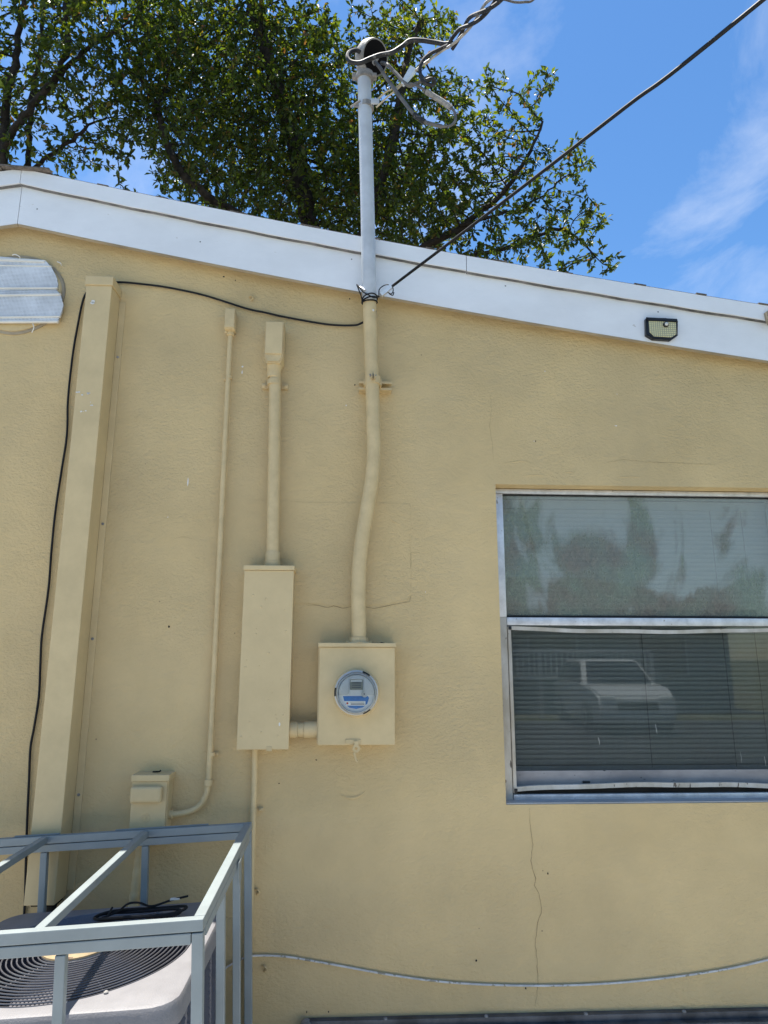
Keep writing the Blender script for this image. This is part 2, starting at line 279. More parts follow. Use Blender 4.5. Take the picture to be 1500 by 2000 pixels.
def box(bm, x0, x1, y0, y1, z0, z1, bev=0.0, seg=2):
    vs = [bm.verts.new(p) for p in ((x0, y0, z0), (x1, y0, z0), (x1, y1, z0), (x0, y1, z0), (x0, y0, z1), (x1, y0, z1), (x1, y1, z1), (x0, y1, z1))]
    fs = [bm.faces.new([vs[i] for i in f]) for f in ((0, 3, 2, 1), (4, 5, 6, 7), (0, 1, 5, 4), (1, 2, 6, 5), (2, 3, 7, 6), (3, 0, 4, 7))]
    if bev > 0:
        es = {e for f in fs for e in f.edges}
        bmesh.ops.bevel(bm, geom=list(es), offset=bev, segments=seg, affect='EDGES', profile=0.6)
    return bm
def prism(bm, poly, y0, y1, bev=0.0):
    """polygon in (x, z), extruded from y0 to y1 (y0 is the front)"""
    a = [bm.verts.new((x, y0, z)) for x, z in poly]; b = [bm.verts.new((x, y1, z)) for x, z in poly]; n = len(poly)
    f1 = bm.faces.new(a); bm.faces.new(b[::-1])
    for i in range(n): bm.faces.new((a[i], b[i], b[(i + 1) % n], a[(i + 1) % n]))
    if bev > 0: bmesh.ops.bevel(bm, geom=list(f1.edges), offset=bev, segments=2, affect='EDGES')
    return bm
def smooth_path(pts, n=6):
    P = [Vector(p) for p in pts]
    if len(P) < 3: return P
    P = [2*P[0] - P[1]] + P + [2*P[-1] - P[-2]]; o = []
    for i in range(1, len(P) - 2):
        for k in range(n):
            t = k/n; a, b, c, d = P[i-1], P[i], P[i+1], P[i+2]
            o.append(0.5*((2*b) + (c - a)*t + (2*a - 5*b + 4*c - d)*t*t + (3*b - a - 3*c + d)*t**3))
    o.append(P[-2]); return o
def tube(bm, pts, r, seg=10, n=6, cap=True, flat=1.0):
    P = smooth_path(pts, n) if n > 1 else [Vector(p) for p in pts]
    rr = r if callable(r) else (lambda t: r)
    T = [(P[min(i+1, len(P)-1)] - P[max(i-1, 0)]).normalized() for i in range(len(P))]
    u = T[0].orthogonal().normalized(); rings = []
    for i, p in enumerate(P):
        u = (u - T[i]*u.dot(T[i])).normalized(); v = T[i].cross(u); q = rr(i/(len(P) - 1))
        rings.append([bm.verts.new(p + (u*math.cos(2*math.pi*k/seg) + v*math.sin(2*math.pi*k/seg)*flat)*q) for k in range(seg)])
    for a, b in zip(rings, rings[1:]):
        for k in range(seg): bm.faces.new((a[k], a[(k+1) % seg], b[(k+1) % seg], b[k]))
    if cap: bm.faces.new(rings[0][::-1]); bm.faces.new(rings[-1])
    return bm
def lathe(bm, c, axis, prof, seg=40, close=True):
    """prof: list of (distance along axis, radius)"""
    ax = Vector(axis).normalized(); u = ax.orthogonal().normalized(); v = ax.cross(u); c = Vector(c); rings = []
    for d, r in prof: rings.append([bm.verts.new(c + ax*d + (u*math.cos(2*math.pi*k/seg) + v*math.sin(2*math.pi*k/seg))*r) for k in range(seg)])
    for a, b in zip(rings, rings[1:]):
        for k in range(seg): bm.faces.new((a[k], a[(k+1) % seg], b[(k+1) % seg], b[k]))
    if close: bm.faces.new(rings[0][::-1]); bm.faces.new(rings[-1])
    return bm
def ribbon(bm, pts, wdt, y):
    """thin strip lying on the wall along a jagged path of (x, z), tapering at its ends"""
    P = [Vector((p[0], y, p[2])) for p in pts]; q = []
    for a, b in zip(P, P[1:]):
        k = max(1, int((b - a).length/0.012))
        for i in range(k): q.append(a.lerp(b, i/k) + Vector((random.uniform(-.0016, .0016), 0, random.uniform(-.0016, .0016))))
    q.append(P[-1]); prev = None
    for i, p in enumerate(q):
        t = (q[min(i+1, len(q)-1)] - q[max(i-1, 0)]).normalized(); nn = Vector((-t.z, 0, t.x))
        h = wdt*(0.35 + 0.65*min(1, i/4, (len(q) - 1 - i)/4))*random.uniform(0.6, 1.25)/2
        cur = (bm.verts.new(p + nn*h), bm.verts.new(p - nn*h))
        if prev: bm.faces.new((prev[0], cur[0], cur[1], prev[1]))
        prev = cur
    return bm
def screw(p, r=0.006, h=0.004, parent=None, mat='tan', axis=(0, -1, 0), name='screw'):
    return obj(name, lathe(B(), p, axis, [(0, r), (h*0.6, r), (h, r*0.6)], 10), mat, parent, True)

# ------------------------------------------------------------------ ground
def sheet(name, x0, x1, y0, y1, z, mat):
    bm = B(); bm.faces.new([bm.verts.new(p) for p in ((x0, y0, z), (x1, y0, z), (x1, y1, z), (x0, y1, z))])
    o = obj(name, bm, mat); o['kind'] = 'structure'; return o
sheet('ground', -400, 400, -400, 400, 0.0, 'grass')
sheet('bounce_driveway', -16, 2.6, -6.0, 0.0, 0.004, 'concrete')  # unseen slab, laid out to the left to bounce sunlight onto the wall
sheet('road', -60, 60, -14.2, -6.0, 0.008, 'asphalt')

# ------------------------------------------------------------------ house
house = thing('house', 'tan stucco house gable wall with white rake boards and aluminium window', 'house', (0, 0, 0))
XS = [-1.535, -0.45, 0.07, 0.97, 1.70, 4.6]; ZS = [3.481, 3.268, 3.179, 3.034, 2.922, 2.48]
pc = np.polyfit([-1.535, -0.45, 0.07, 0.97, 1.70], ZS[:5], 2)
def zb(x):
    """underside of the rake board above x"""
    d = abs(x + 1.535) - 1.535
    if d <= 1.7: return float(np.polyval(pc, d))
    z1 = float(np.polyval(pc, 1.7)); s = float(2*pc[0]*1.7 + pc[1]); return z1 + s*(d - 1.7)
XL, XR, YB = -7.7, 4.63, 9.0
WX0, WX1, WZ0, WZ1 = 0.638, 1.985, 0.968, 2.300          # window opening
WT = 0.20
bm = B()
xs = [XL, -5, -3.3, -2.4, -1.9, -1.535, -1.2, -0.8, -0.4, 0.0, 0.35, WX0, 0.97, 1.35, 1.7, WX1, 2.6, 3.6, XR]
def quad(bm, *p): return bm.faces.new([bm.verts.new(q) for q in p])
for a, b in zip(xs, xs[1:]):
    ta, tb = zb(a) + 0.10, zb(b) + 0.10
    if a >= WX0 - 1e-6 and b <= WX1 + 1e-6:
        quad(bm, (a, 0, -0.3), (b, 0, -0.3), (b, 0, WZ0), (a, 0, WZ0)); quad(bm, (a, 0, WZ1), (b, 0, WZ1), (b, 0, tb), (a, 0, ta))
    else: quad(bm, (a, 0, -0.3), (b, 0, -0.3), (b, 0, tb), (a, 0, ta))
for p in (((WX0, 0, WZ0), (WX0, 0, WZ1), (WX0, WT, WZ1), (WX0, WT, WZ0)), ((WX1, 0, WZ0), (WX1, WT, WZ0), (WX1, WT, WZ1), (WX1, 0, WZ1)),
          ((WX0, 0, WZ1), (WX1, 0, WZ1), (WX1, WT, WZ1), (WX0, WT, WZ1)), ((WX0, 0, WZ0), (WX0, WT, WZ0), (WX1, WT, WZ0), (WX1, 0, WZ0))): quad(bm, *p)
quad(bm, (XL, 0, -.3), (XL, 0, zb(XL) + .1), (XL, YB, zb(XL) + .1), (XL, YB, -.3)); quad(bm, (XR, 0, -.3), (XR, YB, -.3), (XR, YB, zb(XR) + .1), (XR, 0, zb(XR) + .1))
quad(bm, (XL, YB, -.3), (XL, YB, zb(XL) + .1), (-1.535, YB, zb(-1.535) + .1), (XR, YB, zb(XR) + .1), (XR, YB, -.3))
bmesh.ops.remove_doubles(bm, verts=bm.verts, dist=1e-4)
wall = obj('wall', bm, 'stucco', house)
# room behind the window
bm = B()
for p in (((0.2, 1.8, 0.3), (2.4, 1.8, 0.3), (2.4, 1.8, 2.7), (0.2, 1.8, 2.7)), ((0.2, WT + .001, .3), (0.2, 1.8, .3), (0.2, 1.8, 2.7), (0.2, WT + .001, 2.7)), ((2.4, WT + .001, .3), (2.4, WT + .001, 2.7), (2.4, 1.8, 2.7), (2.4, 1.8, .3)),
          ((0.2, WT + .001, 2.7), (0.2, 1.8, 2.7), (2.4, 1.8, 2.7), (2.4, WT + .001, 2.7)), ((0.2, WT + .001, .3), (2.4, WT + .001, .3), (2.4, 1.8, .3), (0.2, 1.8, .3))): quad(bm, *p)
obj('inner_room', bm, 'room', house)
# rake boards
def board(name, x0, x1, lo, hi, y0, y1, mat, n=14, wob=0.0, parent=house, bev=0.002):
    bm = B(); prev = None
    for i in range(n + 1):
        x = x0 + (x1 - x0)*i/n; z = zb(x)
        q = wob*math.sin(i*1.9 + x0*7)
        c = [bm.verts.new(p) for p in ((x, y0, z + lo + q), (x, y0, z + hi), (x, y1, z + hi), (x, y1, z + lo + q))]
        if prev:
            for k in range(4): bm.faces.new((prev[k], prev[(k+1) % 4], c[(k+1) % 4], c[k]))
        else: bm.faces.new(c)
        prev = c
    bm.faces.new(prev[::-1])
    return obj(name, bm, mat, parent)
for a, b in ((-7.75, -1.5365), (-1.5335, 2.55), (2.553, 4.68)):
    board('rake_board', a, b, 0.0, 0.205, -0.058, -0.038, 'white')
for a, b in ((-7.75, -1.5362), (-1.5338, 0.518), (0.521, 2.6), (2.603, 4.68)):
    board('rake_trim', a, b, 0.192, 0.268, -0.080, -0.0585, 'white', 20, 0.0016)
    board('trim_shade_strip', a, b, 0.1885, 0.1912, -0.0735, -0.0585, 'shade_and_dirt', 20, 0.0016)  # dark strip added to draw the shadow line under the trim
for a, b in ((-7.75, -1.536), (-1.534, 4.68)):
    board('trim_strip', a, b, -0.0045, -0.0008, -0.0570, -0.0385, 'board_under', 24)
# roof sheets with a ragged shingle edge
for s, (a, b) in enumerate(((-7.9, -1.535), (-1.535, 4.8))):
    board('roof', a, b, 0.262, 0.2725, -0.076, YB + 0.1, 'shingle', 16)
for i in range(13):
    x = -1.5 + i*0.31 + random.uniform(-.04, .04); wd = random.uniform(.03, .09)
    board('shingle', x, x + wd, 0.270, 0.2732 + random.uniform(0, .0035), -0.081 - random.uniform(0, .004), 0.1, 'shingle', 1)
for k, (a, b) in enumerate(((-1.86, -1.62), (-1.62, -1.40))):
    bm = B(); z = zb(-1.535) + .273
    prism(bm, [(a, z - abs(a + 1.535)*.2 + .006*k), (b, z - abs(b + 1.535)*.2 + .006*k), (b, z - abs(b + 1.535)*.2 + .007 + .006*k), (a, z - abs(a + 1.535)*.2 + .007 + .006*k)], -0.105, 0.3)
    obj('ridge_shingle', bm, 'shingle', house)
for i in range(22):
    x = -1.45 + i*.24 + random.uniform(-.03, .03); hz_ = random.choice((.03, .10, .165))
    obj('nail_head', lathe(B(), (x, -.0581, zb(x) + hz_ + random.uniform(-.01, .01)), (0, -1, 0), [(0, .0034), (.0008, .003)], 8), 'shade_and_dirt' if i % 3 == 0 else 'white', house)
# a splintered bit of wood stuck at the rake trim near the picture's right edge
bm = B(); prism(bm, [(1.909, 3.117), (1.942, 3.134), (1.934, 3.045), (1.919, 3.060), (1.912, 3.081)], -0.100, -0.0805)
obj('splintered_wood', bm, 'board_under', house)

pt = [(-0.443, 0.000, 2.213), (-0.280, 0.000, 2.208), (-0.102, -0.000, 2.207), (0.076, 0.000, 2.207), (0.258, 0.000, 2.206), (0.262, 0.000, 2.146), (0.254, 0.000, 2.033), (0.260, 0.000, 1.900), (0.255, 0.000, 1.812), (0.244, 0.000, 1.784), (0.166, 0.000, 1.771), (0.079, 0.000, 1.762), (-0.051, 0.000, 1.761), (-0.159, 0.000, 1.771), (-0.266, -0.000, 1.766), (-0.394, 0.000, 1.774), (-0.431, 0.000, 1.830), (-0.429, -0.000, 1.982), (-0.445, 0.000, 2.115)]
pq = []
for a_, b_ in zip(pt, pt[1:] + pt[:1]):
    for k in range(4): pq.append((a_[0] + (b_[0] - a_[0])*k/4 + random.uniform(-.003, .003), a_[2] + (b_[2] - a_[2])*k/4 + random.uniform(-.0025, .0025)))
obj('stucco_patch', prism(B(), pq, -.0020, .002, .0018), 'stucco', wall)
# cracks, seams, chips and lumps in the stucco
def crack(pts, wd): return obj('crack', ribbon(B(), pts, wd*.62, -0.0012), 'crack', wall)
crack([(0.732, 0.000, 0.955), (0.732, 0.000, 0.894), (0.739, 0.000, 0.818), (0.730, 0.000, 0.761), (0.738, 0.000, 0.715), (0.745, 0.000, 0.696), (0.740, 0.000, 0.668), (0.755, 0.000, 0.640), (0.765, 0.000, 0.585), (0.762, 0.000, 0.567), (0.747, -0.000, 0.540), (0.733, 0.000, 0.468), (0.738, -0.000, 0.397), (0.737, 0.000, 0.330), (0.731, -0.000, 0.283), (0.723, 0.000, 0.248)], 0.0030)
crack([(-0.186, 0.000, 1.762), (-0.148, 0.000, 1.765), (-0.094, -0.000, 1.754), (-0.068, 0.000, 1.761), (-0.033, 0.000, 1.750), (0.014, -0.000, 1.757), (0.068, 0.000, 1.757), (0.101, -0.000, 1.749), (0.166, 0.000, 1.764), (0.220, -0.000, 1.773), (0.253, 0.000, 1.780), (0.260, 0.000, 1.806)], 0.0034)
crack([(0.303, -0.000, 1.989), (0.261, 0.000, 1.989), (0.256, 0.000, 1.900), (0.260, 0.000, 1.887), (0.253, 0.000, 1.865)], 0.0026)
crack([(0.629, 0.000, 2.723), (0.631, 0.000, 2.649), (0.620, 0.000, 2.576), (0.631, 0.000, 2.479), (0.633, 0.000, 2.408)], 0.0012)
crack([(1.135, 0.000, 2.404), (1.219, 0.000, 2.422), (1.324, 0.000, 2.414), (1.466, 0.000, 2.411), (1.655, 0.000, 2.405)], 0.0014)
crack([(0.670, 0.000, 2.396), (0.739, 0.000, 2.409), (0.809, 0.000, 2.401)], 0.0012)
crack([(-0.751, -0.000, 2.041), (-0.709, 0.000, 2.050), (-0.669, 0.000, 2.040)], 0.0012)
def lump(pts, r): return obj('stucco_lump', tube(B(), pts, lambda t: r*(0.25 + math.sin(math.pi*t)), 8, 5, flat=1.0), 'stucco', wall, True)
lump([(-0.046, 0.004, 1.044), (-0.031, 0.004, 1.017), (-0.002, 0.003, 1.001), (0.033, 0.003, 1.001), (0.065, 0.004, 1.020), (0.077, 0.004, 1.053)], 0.0062)
lump([(-0.066, 0.004, 1.124), (-0.049, 0.004, 1.092), (-0.024, 0.004, 1.069)], 0.005)
lump([(-0.015, 0.004, 1.057), (0.022, 0.004, 1.045), (0.055, 0.004, 1.049)], 0.004)
for a_, b_, zz_ in ((992, 1042, 903), (1128, 1152, 902), (1195, 1218, 903), (1300, 1330, 905), (1090, 1130, 926), (1010, 1080, 931), (1200, 1260, 934), (1380, 1450, 907), (585, 615, 1128), (755, 792, 1020), (1085, 1102, 1612), (995, 1030, 1618)):
    pass
for pts in ([(0.698, 0.002, 2.397), (0.758, 0.002, 2.408), (0.814, 0.002, 2.401)], [(1.015, 0.002, 2.409), (1.071, 0.002, 2.408)], [(1.172, 0.002, 2.410), (1.226, 0.002, 2.410)], [(1.419, 0.002, 2.411), (1.490, 0.002, 2.407)], [(0.923, 0.002, 2.351), (0.975, 0.002, 2.361), (1.016, 0.002, 2.350)], [(0.725, 0.002, 2.331), (0.807, 0.002, 2.344), (0.911, 0.002, 2.339)], [(1.155, 0.002, 2.333), (1.249, 0.002, 2.344), (1.331, 0.002, 2.338)], [(-0.215, 0.000, 1.879), (-0.183, 0.000, 1.883), (-0.150, -0.000, 1.879)], [(0.159, 0.000, 2.150), (0.192, 0.000, 2.123), (0.237, 0.000, 2.103)], [(0.836, 0.002, 0.889), (0.872, 0.002, 0.900)], [(-0.241, 0.000, 2.095), (-0.210, 0.000, 2.073)], [(1.609, 0.002, 2.405), (1.776, 0.002, 2.405)]):
    lump(pts, .0032)
def chip(px, pz, a, b, n=7):
    bm = B(); vs = [bm.verts.new((px + a*math.cos(2*math.pi*k/n)*random.uniform(.5, 1), -0.0014, pz + b*math.sin(2*math.pi*k/n)*random.uniform(.5, 1))) for k in range(n)]
    bm.faces.new(vs); return bm
for p, a, b in (((-0.708, 0.000, 2.294), .004, .026), ((-0.497, 0.000, 2.831), .007, .006), ((-0.498, 0.000, 2.804), .004, .012), ((1.202, 0.000, 2.582), .008, .003), ((0.820, 0.000, 2.502), .003, .003), ((0.886, 0.000, 2.841), .003, .005), ((0.321, 0.000, 1.821), .002, .004), ((-0.028, 0.000, 2.655), .003, .005), ((-0.783, 0.000, 2.134), .003, .003), ((1.217, 0.000, 2.736), .002, .003)):
    obj('paint_chip', chip(p[0], p[2], a, b), 'chip', wall)
for p in ((0.827, 0.000, 2.502), (-0.018, 0.000, 3.180), (0.010, 0.000, 2.754), (0.795, 0.000, 0.712), (-0.748, -0.000, 1.671), (0.690, 0.000, 0.310), (0.501, -0.000, 0.408), (-0.144, 0.000, 0.247), (-0.062, 0.000, 0.246), (-0.274, -0.000, 1.056), (-0.128, 0.000, 1.144), (-0.344, 0.000, 0.664), (0.106, 0.000, 3.121), (-0.549, 0.000, 3.258), (-0.604, 0.000, 3.275)):
    obj('dirt_speck', chip(p[0], p[2], random.uniform(.003, .006), random.uniform(.003, .007)), 'grime_and_shade', wall)
for p in ((-0.471, -0.006, 3.166), (-0.343, -0.006, 0.663), (-0.305, -0.006, 0.397)):
    obj('stub', tube(B(), [(p[0] - .010, .0, p[2] + .008), (p[0], -.012, p[2] + .010), (p[0] + .008, -.012, p[2]), (p[0] - .002, -.004, p[2] - .010)], .0042, 6, 4), 'stucco', wall, True)

# ------------------------------------------------------------------ window (part of the house)
FY = 0.070
bm = B(); window = obj('window', box(bm, WX0 + .002, WX1 - .002, 0.112, 0.150, WZ1 - .030, WZ1 - .002), 'alu', house, label='weathered aluminium window with a dirty upper pane and bowed screen rails')
def wp(name, x0, x1, y0, y1, z0, z1, mat='alu', bev=0.003): return obj(name, box(B(), x0, x1, y0, y1, z0, z1, bev), mat, window, True)
ZM = 1.722                                                # meeting rail
wp('head_rail', WX0 + .003, WX1 - .003, FY, .112, WZ1 - .024, WZ1 - .003)
wp('side_jamb', WX0 + .003, WX0 + .046, FY, .125, ZM - .0005, WZ1 - .025)
wp('side_jamb', WX0 + .003, WX0 + .0455, FY + .0005, .125, WZ0 + .004, ZM - .001, 'alu_dirty')
wp('side_jamb', WX1 - .046, WX1 - .003, FY, .125, WZ0 + .004, WZ1 - .025)
wp('bottom_rail', WX0 + .047, WX1 - .047, FY - .004, .125, WZ0 + .004, WZ0 + .026)
wp('meeting_rail', WX0 + .047, WX1 - .047, FY + .004, .115, ZM - .036, ZM - .002)
wp('glazing_bead', WX0 + .047, WX1 - .047, FY + .016, .108, ZM + .000, ZM + .007, 'black', 0)
wp('glazing_bead', WX0 + .047, WX1 - .047, FY + .014, .108, WZ1 - .030, WZ1 - .0245, 'black', 0)
def bowed(name, z, bow, h, y0, y1, x0=WX0 + .052, x1=WX1 - .052, mat='alu'):
    bm = B(); prev = None
    for i in range(25):
        t = i/24; x = x0 + (x1 - x0)*t; zz = z + bow*math.sin(math.pi*t)**0.8 + 0.0015*math.sin(t*19)
        c = [bm.verts.new(p) for p in ((x, y0, zz - h/2), (x, y0, zz + h/2), (x, y1, zz + h/2), (x, y1, zz - h/2))]
        if prev:
            for k in range(4): bm.faces.new((prev[k], prev[(k+1) % 4], c[(k+1) % 4], c[k]))
        else: bm.faces.new(c)
        prev = c
    bm.faces.new(prev[::-1]); return obj(name, bm, mat, window)
bowed('screen_rail', ZM - .048, -.014, .016, FY - .004, FY + .012, mat='alu_dirty')
bowed('screen_rail', WZ0 + .046, .014, .018, FY - .006, FY + .012, mat='alu_dirty')
wp('gap_shade_strip', WX0 + .05, WX1 - .05, FY + .013, FY + .03, WZ0 + .0262, WZ0 + .052, 'grime_and_shade', 0)  # black strip painting the shaded gap below the bowed rail
wp('screen_side', WX0 + .047, WX0 + .062, FY - .004, FY + .014, WZ0 + .03, ZM - .042, 'alu_dirty')
wp('screen_side', WX1 - .066, WX1 - .047, FY - .004, FY + .014, WZ0 + .03, ZM - .042)
for x in (WX0 + .050, WX1 - .064):
    wp('corner_block', x, x + .014, FY - .008, FY + .008, ZM - .056, ZM - .041, 'plastic_black'); wp('corner_block', x, x + .014, FY - .009, FY + .008, WZ0 + .032, WZ0 + .050, 'plastic_black')
wp('sash_rail', WX0 + .05, WX1 - .05, .108, .128, WZ0 + .030, WZ0 + .112, 'sashgrey')
wp('sash_latch', 0.990, 1.021, .098, .107, 1.002, 1.039, 'plastic_black')
obj('sill', box(B(), WX0 + .002, WX1 - .002, 0.004, FY + .01, WZ0 + .0006, WZ0 + .006), 'concrete', window)
def pane(name, x0, x1, y, z0, z1, mat):
    return obj(name, box(B(), x0, x1, y, y + .003, z0, z1), mat, window)
pane('glass_pane', WX0 + .040, WX1 - .040, .092, ZM + .004, WZ1 - .028, 'pane_dirty')
pane('glass_pane', WX0 + .055, WX1 - .055, .112, WZ0 + .110, ZM - .036, 'pane_clean')
for p, a in (((1.329, 0.100, 1.248), .022), ((1.074, 0.100, 1.198), .016), ((1.691, 0.100, 1.129), .022), ((1.796, 0.100, 1.113), .02)):
    obj('glass_scratch', ribbon(B(), [(p[0] - .002, 0, p[2] + a), (p[0] + .001, 0, p[2]), (p[0] + .002, 0, p[2] - a)], .003, .1115), 'chip', window)
# mini blind, hung inside: a thing of its own
blind = thing('window_blind', 'grey white mini blind with closed slats behind the window glass', 'blind', (1.31, 0.165, WZ1 - .03))
obj('head_box', box(B(), WX0 + .03, WX1 - .03, .150, .185, WZ1 - .075, WZ1 - .035, .003), 'slat', blind)
me_sl = None; zt = WZ1 - .088; k = 0
while zt > WZ0 + .125:
    if me_sl is None:
        bm = B(); prev = None
        for i in range(4):
            t = i/3 - .5; y = .167 + .0065*t*2 + 0.0022*(1 - 4*t*t)*-1; z = zt - .0115*t*2
            c = (bm.verts.new((WX0 + .028, y, z)), bm.verts.new((WX1 - .028, y, z)))
            if prev: bm.faces.new((prev[0], prev[1], c[1], c[0]))
            prev = c
        s0 = obj('slat', bm, 'slat', blind, True); me_sl = s0.data
    else:
        o = bpy.data.objects.new('slat', me_sl); COL.objects.link(o); o.parent = blind; o.location = (random.uniform(-.001, .001), 0, -k*.0205); o.rotation_euler = (R(random.uniform(-1.5, 1.5)), R(random.uniform(-.05, .05)), 0)
        o.location.y += 0
        o.rotation_euler = (0, R(random.uniform(-.06, .06)), 0)
    zt -= .0205; k += 1
obj('bottom_bar', box(B(), WX0 + .03, WX1 - .03, .158, .180, zt - .012, zt + .006, .003), 'slat', blind)
for x in (1.310, 1.686, WX1 - .15):
    obj('ladder_cord', tube(B(), [(x, .1565, WZ1 - .07), (x + .004, .1565, 1.6), (x + .008, .1565, zt)], .0011, 5, 3), 'greywire', blind)

# ------------------------------------------------------------------ gable vent
vent = thing('gable_vent', 'patched round gable vent with white perforated mesh near the roof ridge', 'vent', (-1.53, 0, 3.0))
vc = (-1.528, 0.000, 3.158)
bm = B(); n = 44; ring = []
for k in range(n):
    a = 2*math.pi*k/n; r1 = .215*(1 + .015*math.sin(5*a)); ring.append((vc[0] + r1*math.cos(a), vc[2] + .196*math.sin(a)*(1 + .02*math.sin(3*a))))
obj('paint_ring', prism(bm, ring, -0.006, 0.002, .004), 'board_under', vent)
bm = B(); obj('backing', prism(bm, [(vc[0] + (x - vc[0])*.93, vc[2] + (z - vc[2])*.93) for x, z in ring], -0.012, -0.004, .004), 'tan_plain', vent)
def strip(pts, y0, y1, mat, name): return obj(name, prism(B(), pts, y0, y1), mat, vent)
def xz(p): return (p[0], p[2])
strip([xz((-1.749, -0.020, 3.324)), xz((-1.659, -0.020, 3.335)), xz((-1.510, -0.020, 3.327)), xz((-1.411, -0.020, 3.322)), xz((-1.380, -0.020, 3.287)), xz((-1.353, -0.020, 3.241)), xz((-1.342, -0.020, 3.201)), xz((-1.346, -0.020, 3.167)), xz((-1.458, -0.020, 3.159)), xz((-1.726, -0.020, 3.143))], -.021, -.012, 'ventmesh', 'mesh_panel')
strip([xz((-1.724, -0.025, 3.146)), xz((-1.479, -0.025, 3.161)), xz((-1.339, -0.025, 3.167)), xz((-1.321, -0.025, 3.145)), xz((-1.305, -0.025, 3.097)), xz((-1.310, -0.025, 3.057)), xz((-1.324, -0.025, 3.012)), xz((-1.706, -0.025, 3.001))], -.028, -.018, 'ventmesh', 'mesh_panel')
for a, b, y, h in ((((-1.745, -0.026, 3.320)), ((-1.413, -0.026, 3.313)), -.026, .012), (((-1.741, -0.026, 3.287)), ((-1.383, -0.026, 3.291)), -.024, .006), (((-1.724, -0.030, 3.170)), ((-1.343, -0.030, 3.182)), -.027, .008), (((-1.717, -0.035, 3.130)), ((-1.324, -0.035, 3.147)), -.034, .009), (((-1.703, -0.035, 3.023)), ((-1.313, -0.035, 3.039)), -.034, .007), (((-1.701, -0.035, 3.003)), ((-1.320, -0.035, 3.014)), -.034, .009)):
    bm = B(); prism(bm, [(a[0], a[2] - h/2), (b[0], b[2] - h/2), (b[0] + .004, b[2] + h/2), (a[0], a[2] + h/2)], y, y + .012, .0015); obj('mesh_fold', bm, 'chip', vent)
for pts in ([(-1.560, -0.020, 3.343), (-1.539, -0.035, 3.337), (-1.522, -0.030, 3.330), (-1.524, -0.020, 3.324)], [(-1.428, -0.030, 3.001), (-1.421, -0.030, 2.982), (-1.432, -0.020, 2.962)], [(-1.361, -0.010, 3.322), (-1.341, -0.020, 3.309), (-1.340, -0.010, 3.305)]):
    obj('caulk_string', tube(B(), pts, .0022, 5, 4), 'chip', vent, True)

# ------------------------------------------------------------------ line set cover
cov = thing('line_set_cover', 'tall tan sheet metal line set cover rising from the air conditioner', 'duct cover', (-1.12, 0, 0.65))
bm = B(); box(bm, -1.176, -1.066, -.112, -.003, .66, 3.150, .003); obj('cover_body', bm, 'tan', cov)
obj('end_cap', box(B(), -1.181, -1.061, -.117, -.001, 3.150, 3.192, .002), 'tan', cov)
obj('flange', box(B(), -1.0655, -1.038, -.006, -.001, .68, 3.13, .001), 'tan', cov); obj('flange', box(B(), -1.20, -1.1765, -.006, -.001, .68, 3.10, .001), 'tan', cov)
for z in (2.86, 2.1, 1.62, 1.02): screw((-1.052, -.006, z), parent=cov, mat='greycast')
for p in ((-1.140, -0.114, 3.073), (-1.143, -0.114, 3.063)): obj('paint_chip', chip(p[0], p[2], .014, .010).copy() if False else chip(p[0], p[2], .012, .009, 9), 'chip', cov).location.y -= .1125
for i in range(13):
    p = random.choice(((-1.166, -0.114, 2.644), (-1.142, -0.114, 2.640), (-1.123, -0.114, 2.642), (-1.113, -0.114, 2.626), (-1.116, -0.114, 2.610), (-1.141, -0.114, 2.559), (-1.125, -0.114, 2.571), (-1.106, -0.114, 2.594)))
    o = obj('paint_chip', chip(p[0] + random.uniform(-.008, .008), p[2] + random.uniform(-.006, .006), random.uniform(.002, .011), random.uniform(.002, .006), 6), 'chip', cov); o.location.y -= .1125
obj('foot_opening', box(B(), -1.160, -1.075, -.085, -.01, .648, .6595), 'hole', cov)
rp = thing('refrigerant_pipes', 'black foam sleeved pipes under the line set cover', 'pipe', (-1.1, -.06, .6))
obj('suction_pipe', tube(B(), [(-1.10, -.05, .68), (-1.10, -.055, .55), (-1.07, -.10, .42), (-1.0, -.2, .36), (-.95, -.3, .34)], .021, 10, 5), 'foam', rp, True)
obj('liquid_pipe', tube(B(), [(-1.14, -.05, .68), (-1.14, -.055, .56), (-1.13, -.10, .40), (-1.06, -.2, .30), (-1.0, -.3, .28)], .008, 8, 5), 'rusty', rp, True)

# ------------------------------------------------------------------ black cable on the wall
tag(obj('wall_cable', tube(B(), [(0.060, -0.045, 3.052), (0.037, -0.030, 3.044), (-0.000, -0.014, 3.040), (-0.118, -0.011, 3.043), (-0.306, -0.011, 3.073), (-0.400, -0.011, 3.093), (-0.494, -0.011, 3.113), (-0.683, -0.011, 3.172), (-0.847, -0.011, 3.206), (-0.964, -0.011, 3.220), (-1.073, -0.011, 3.227), (-1.126, -0.009, 3.214), (-1.192, -0.009, 3.186), (-1.224, -0.011, 3.146), (-1.240, -0.011, 2.996), (-1.248, -0.011, 2.848), (-1.248, -0.011, 2.654), (-1.237, -0.011, 2.490), (-1.244, -0.011, 2.328), (-1.252, -0.011, 2.148), (-1.251, -0.011, 1.973), (-1.247, -0.011, 1.823), (-1.254, -0.011, 1.636), (-1.248, -0.011, 1.513), (-1.241, -0.011, 1.393), (-1.247, -0.011, 1.275), (-1.253, -0.011, 1.198), (-1.246, -0.011, 1.083), (-1.237, -0.011, 0.934), (-1.223, -0.011, 0.751), (-1.212, -0.011, 0.592), (-1.21, -.02, .3), (-1.2, -.05, .02)], .0048, 8, 5), 'black', None, True),
    'thin black cable running from the mast across and down beside the tall cover', 'cable')

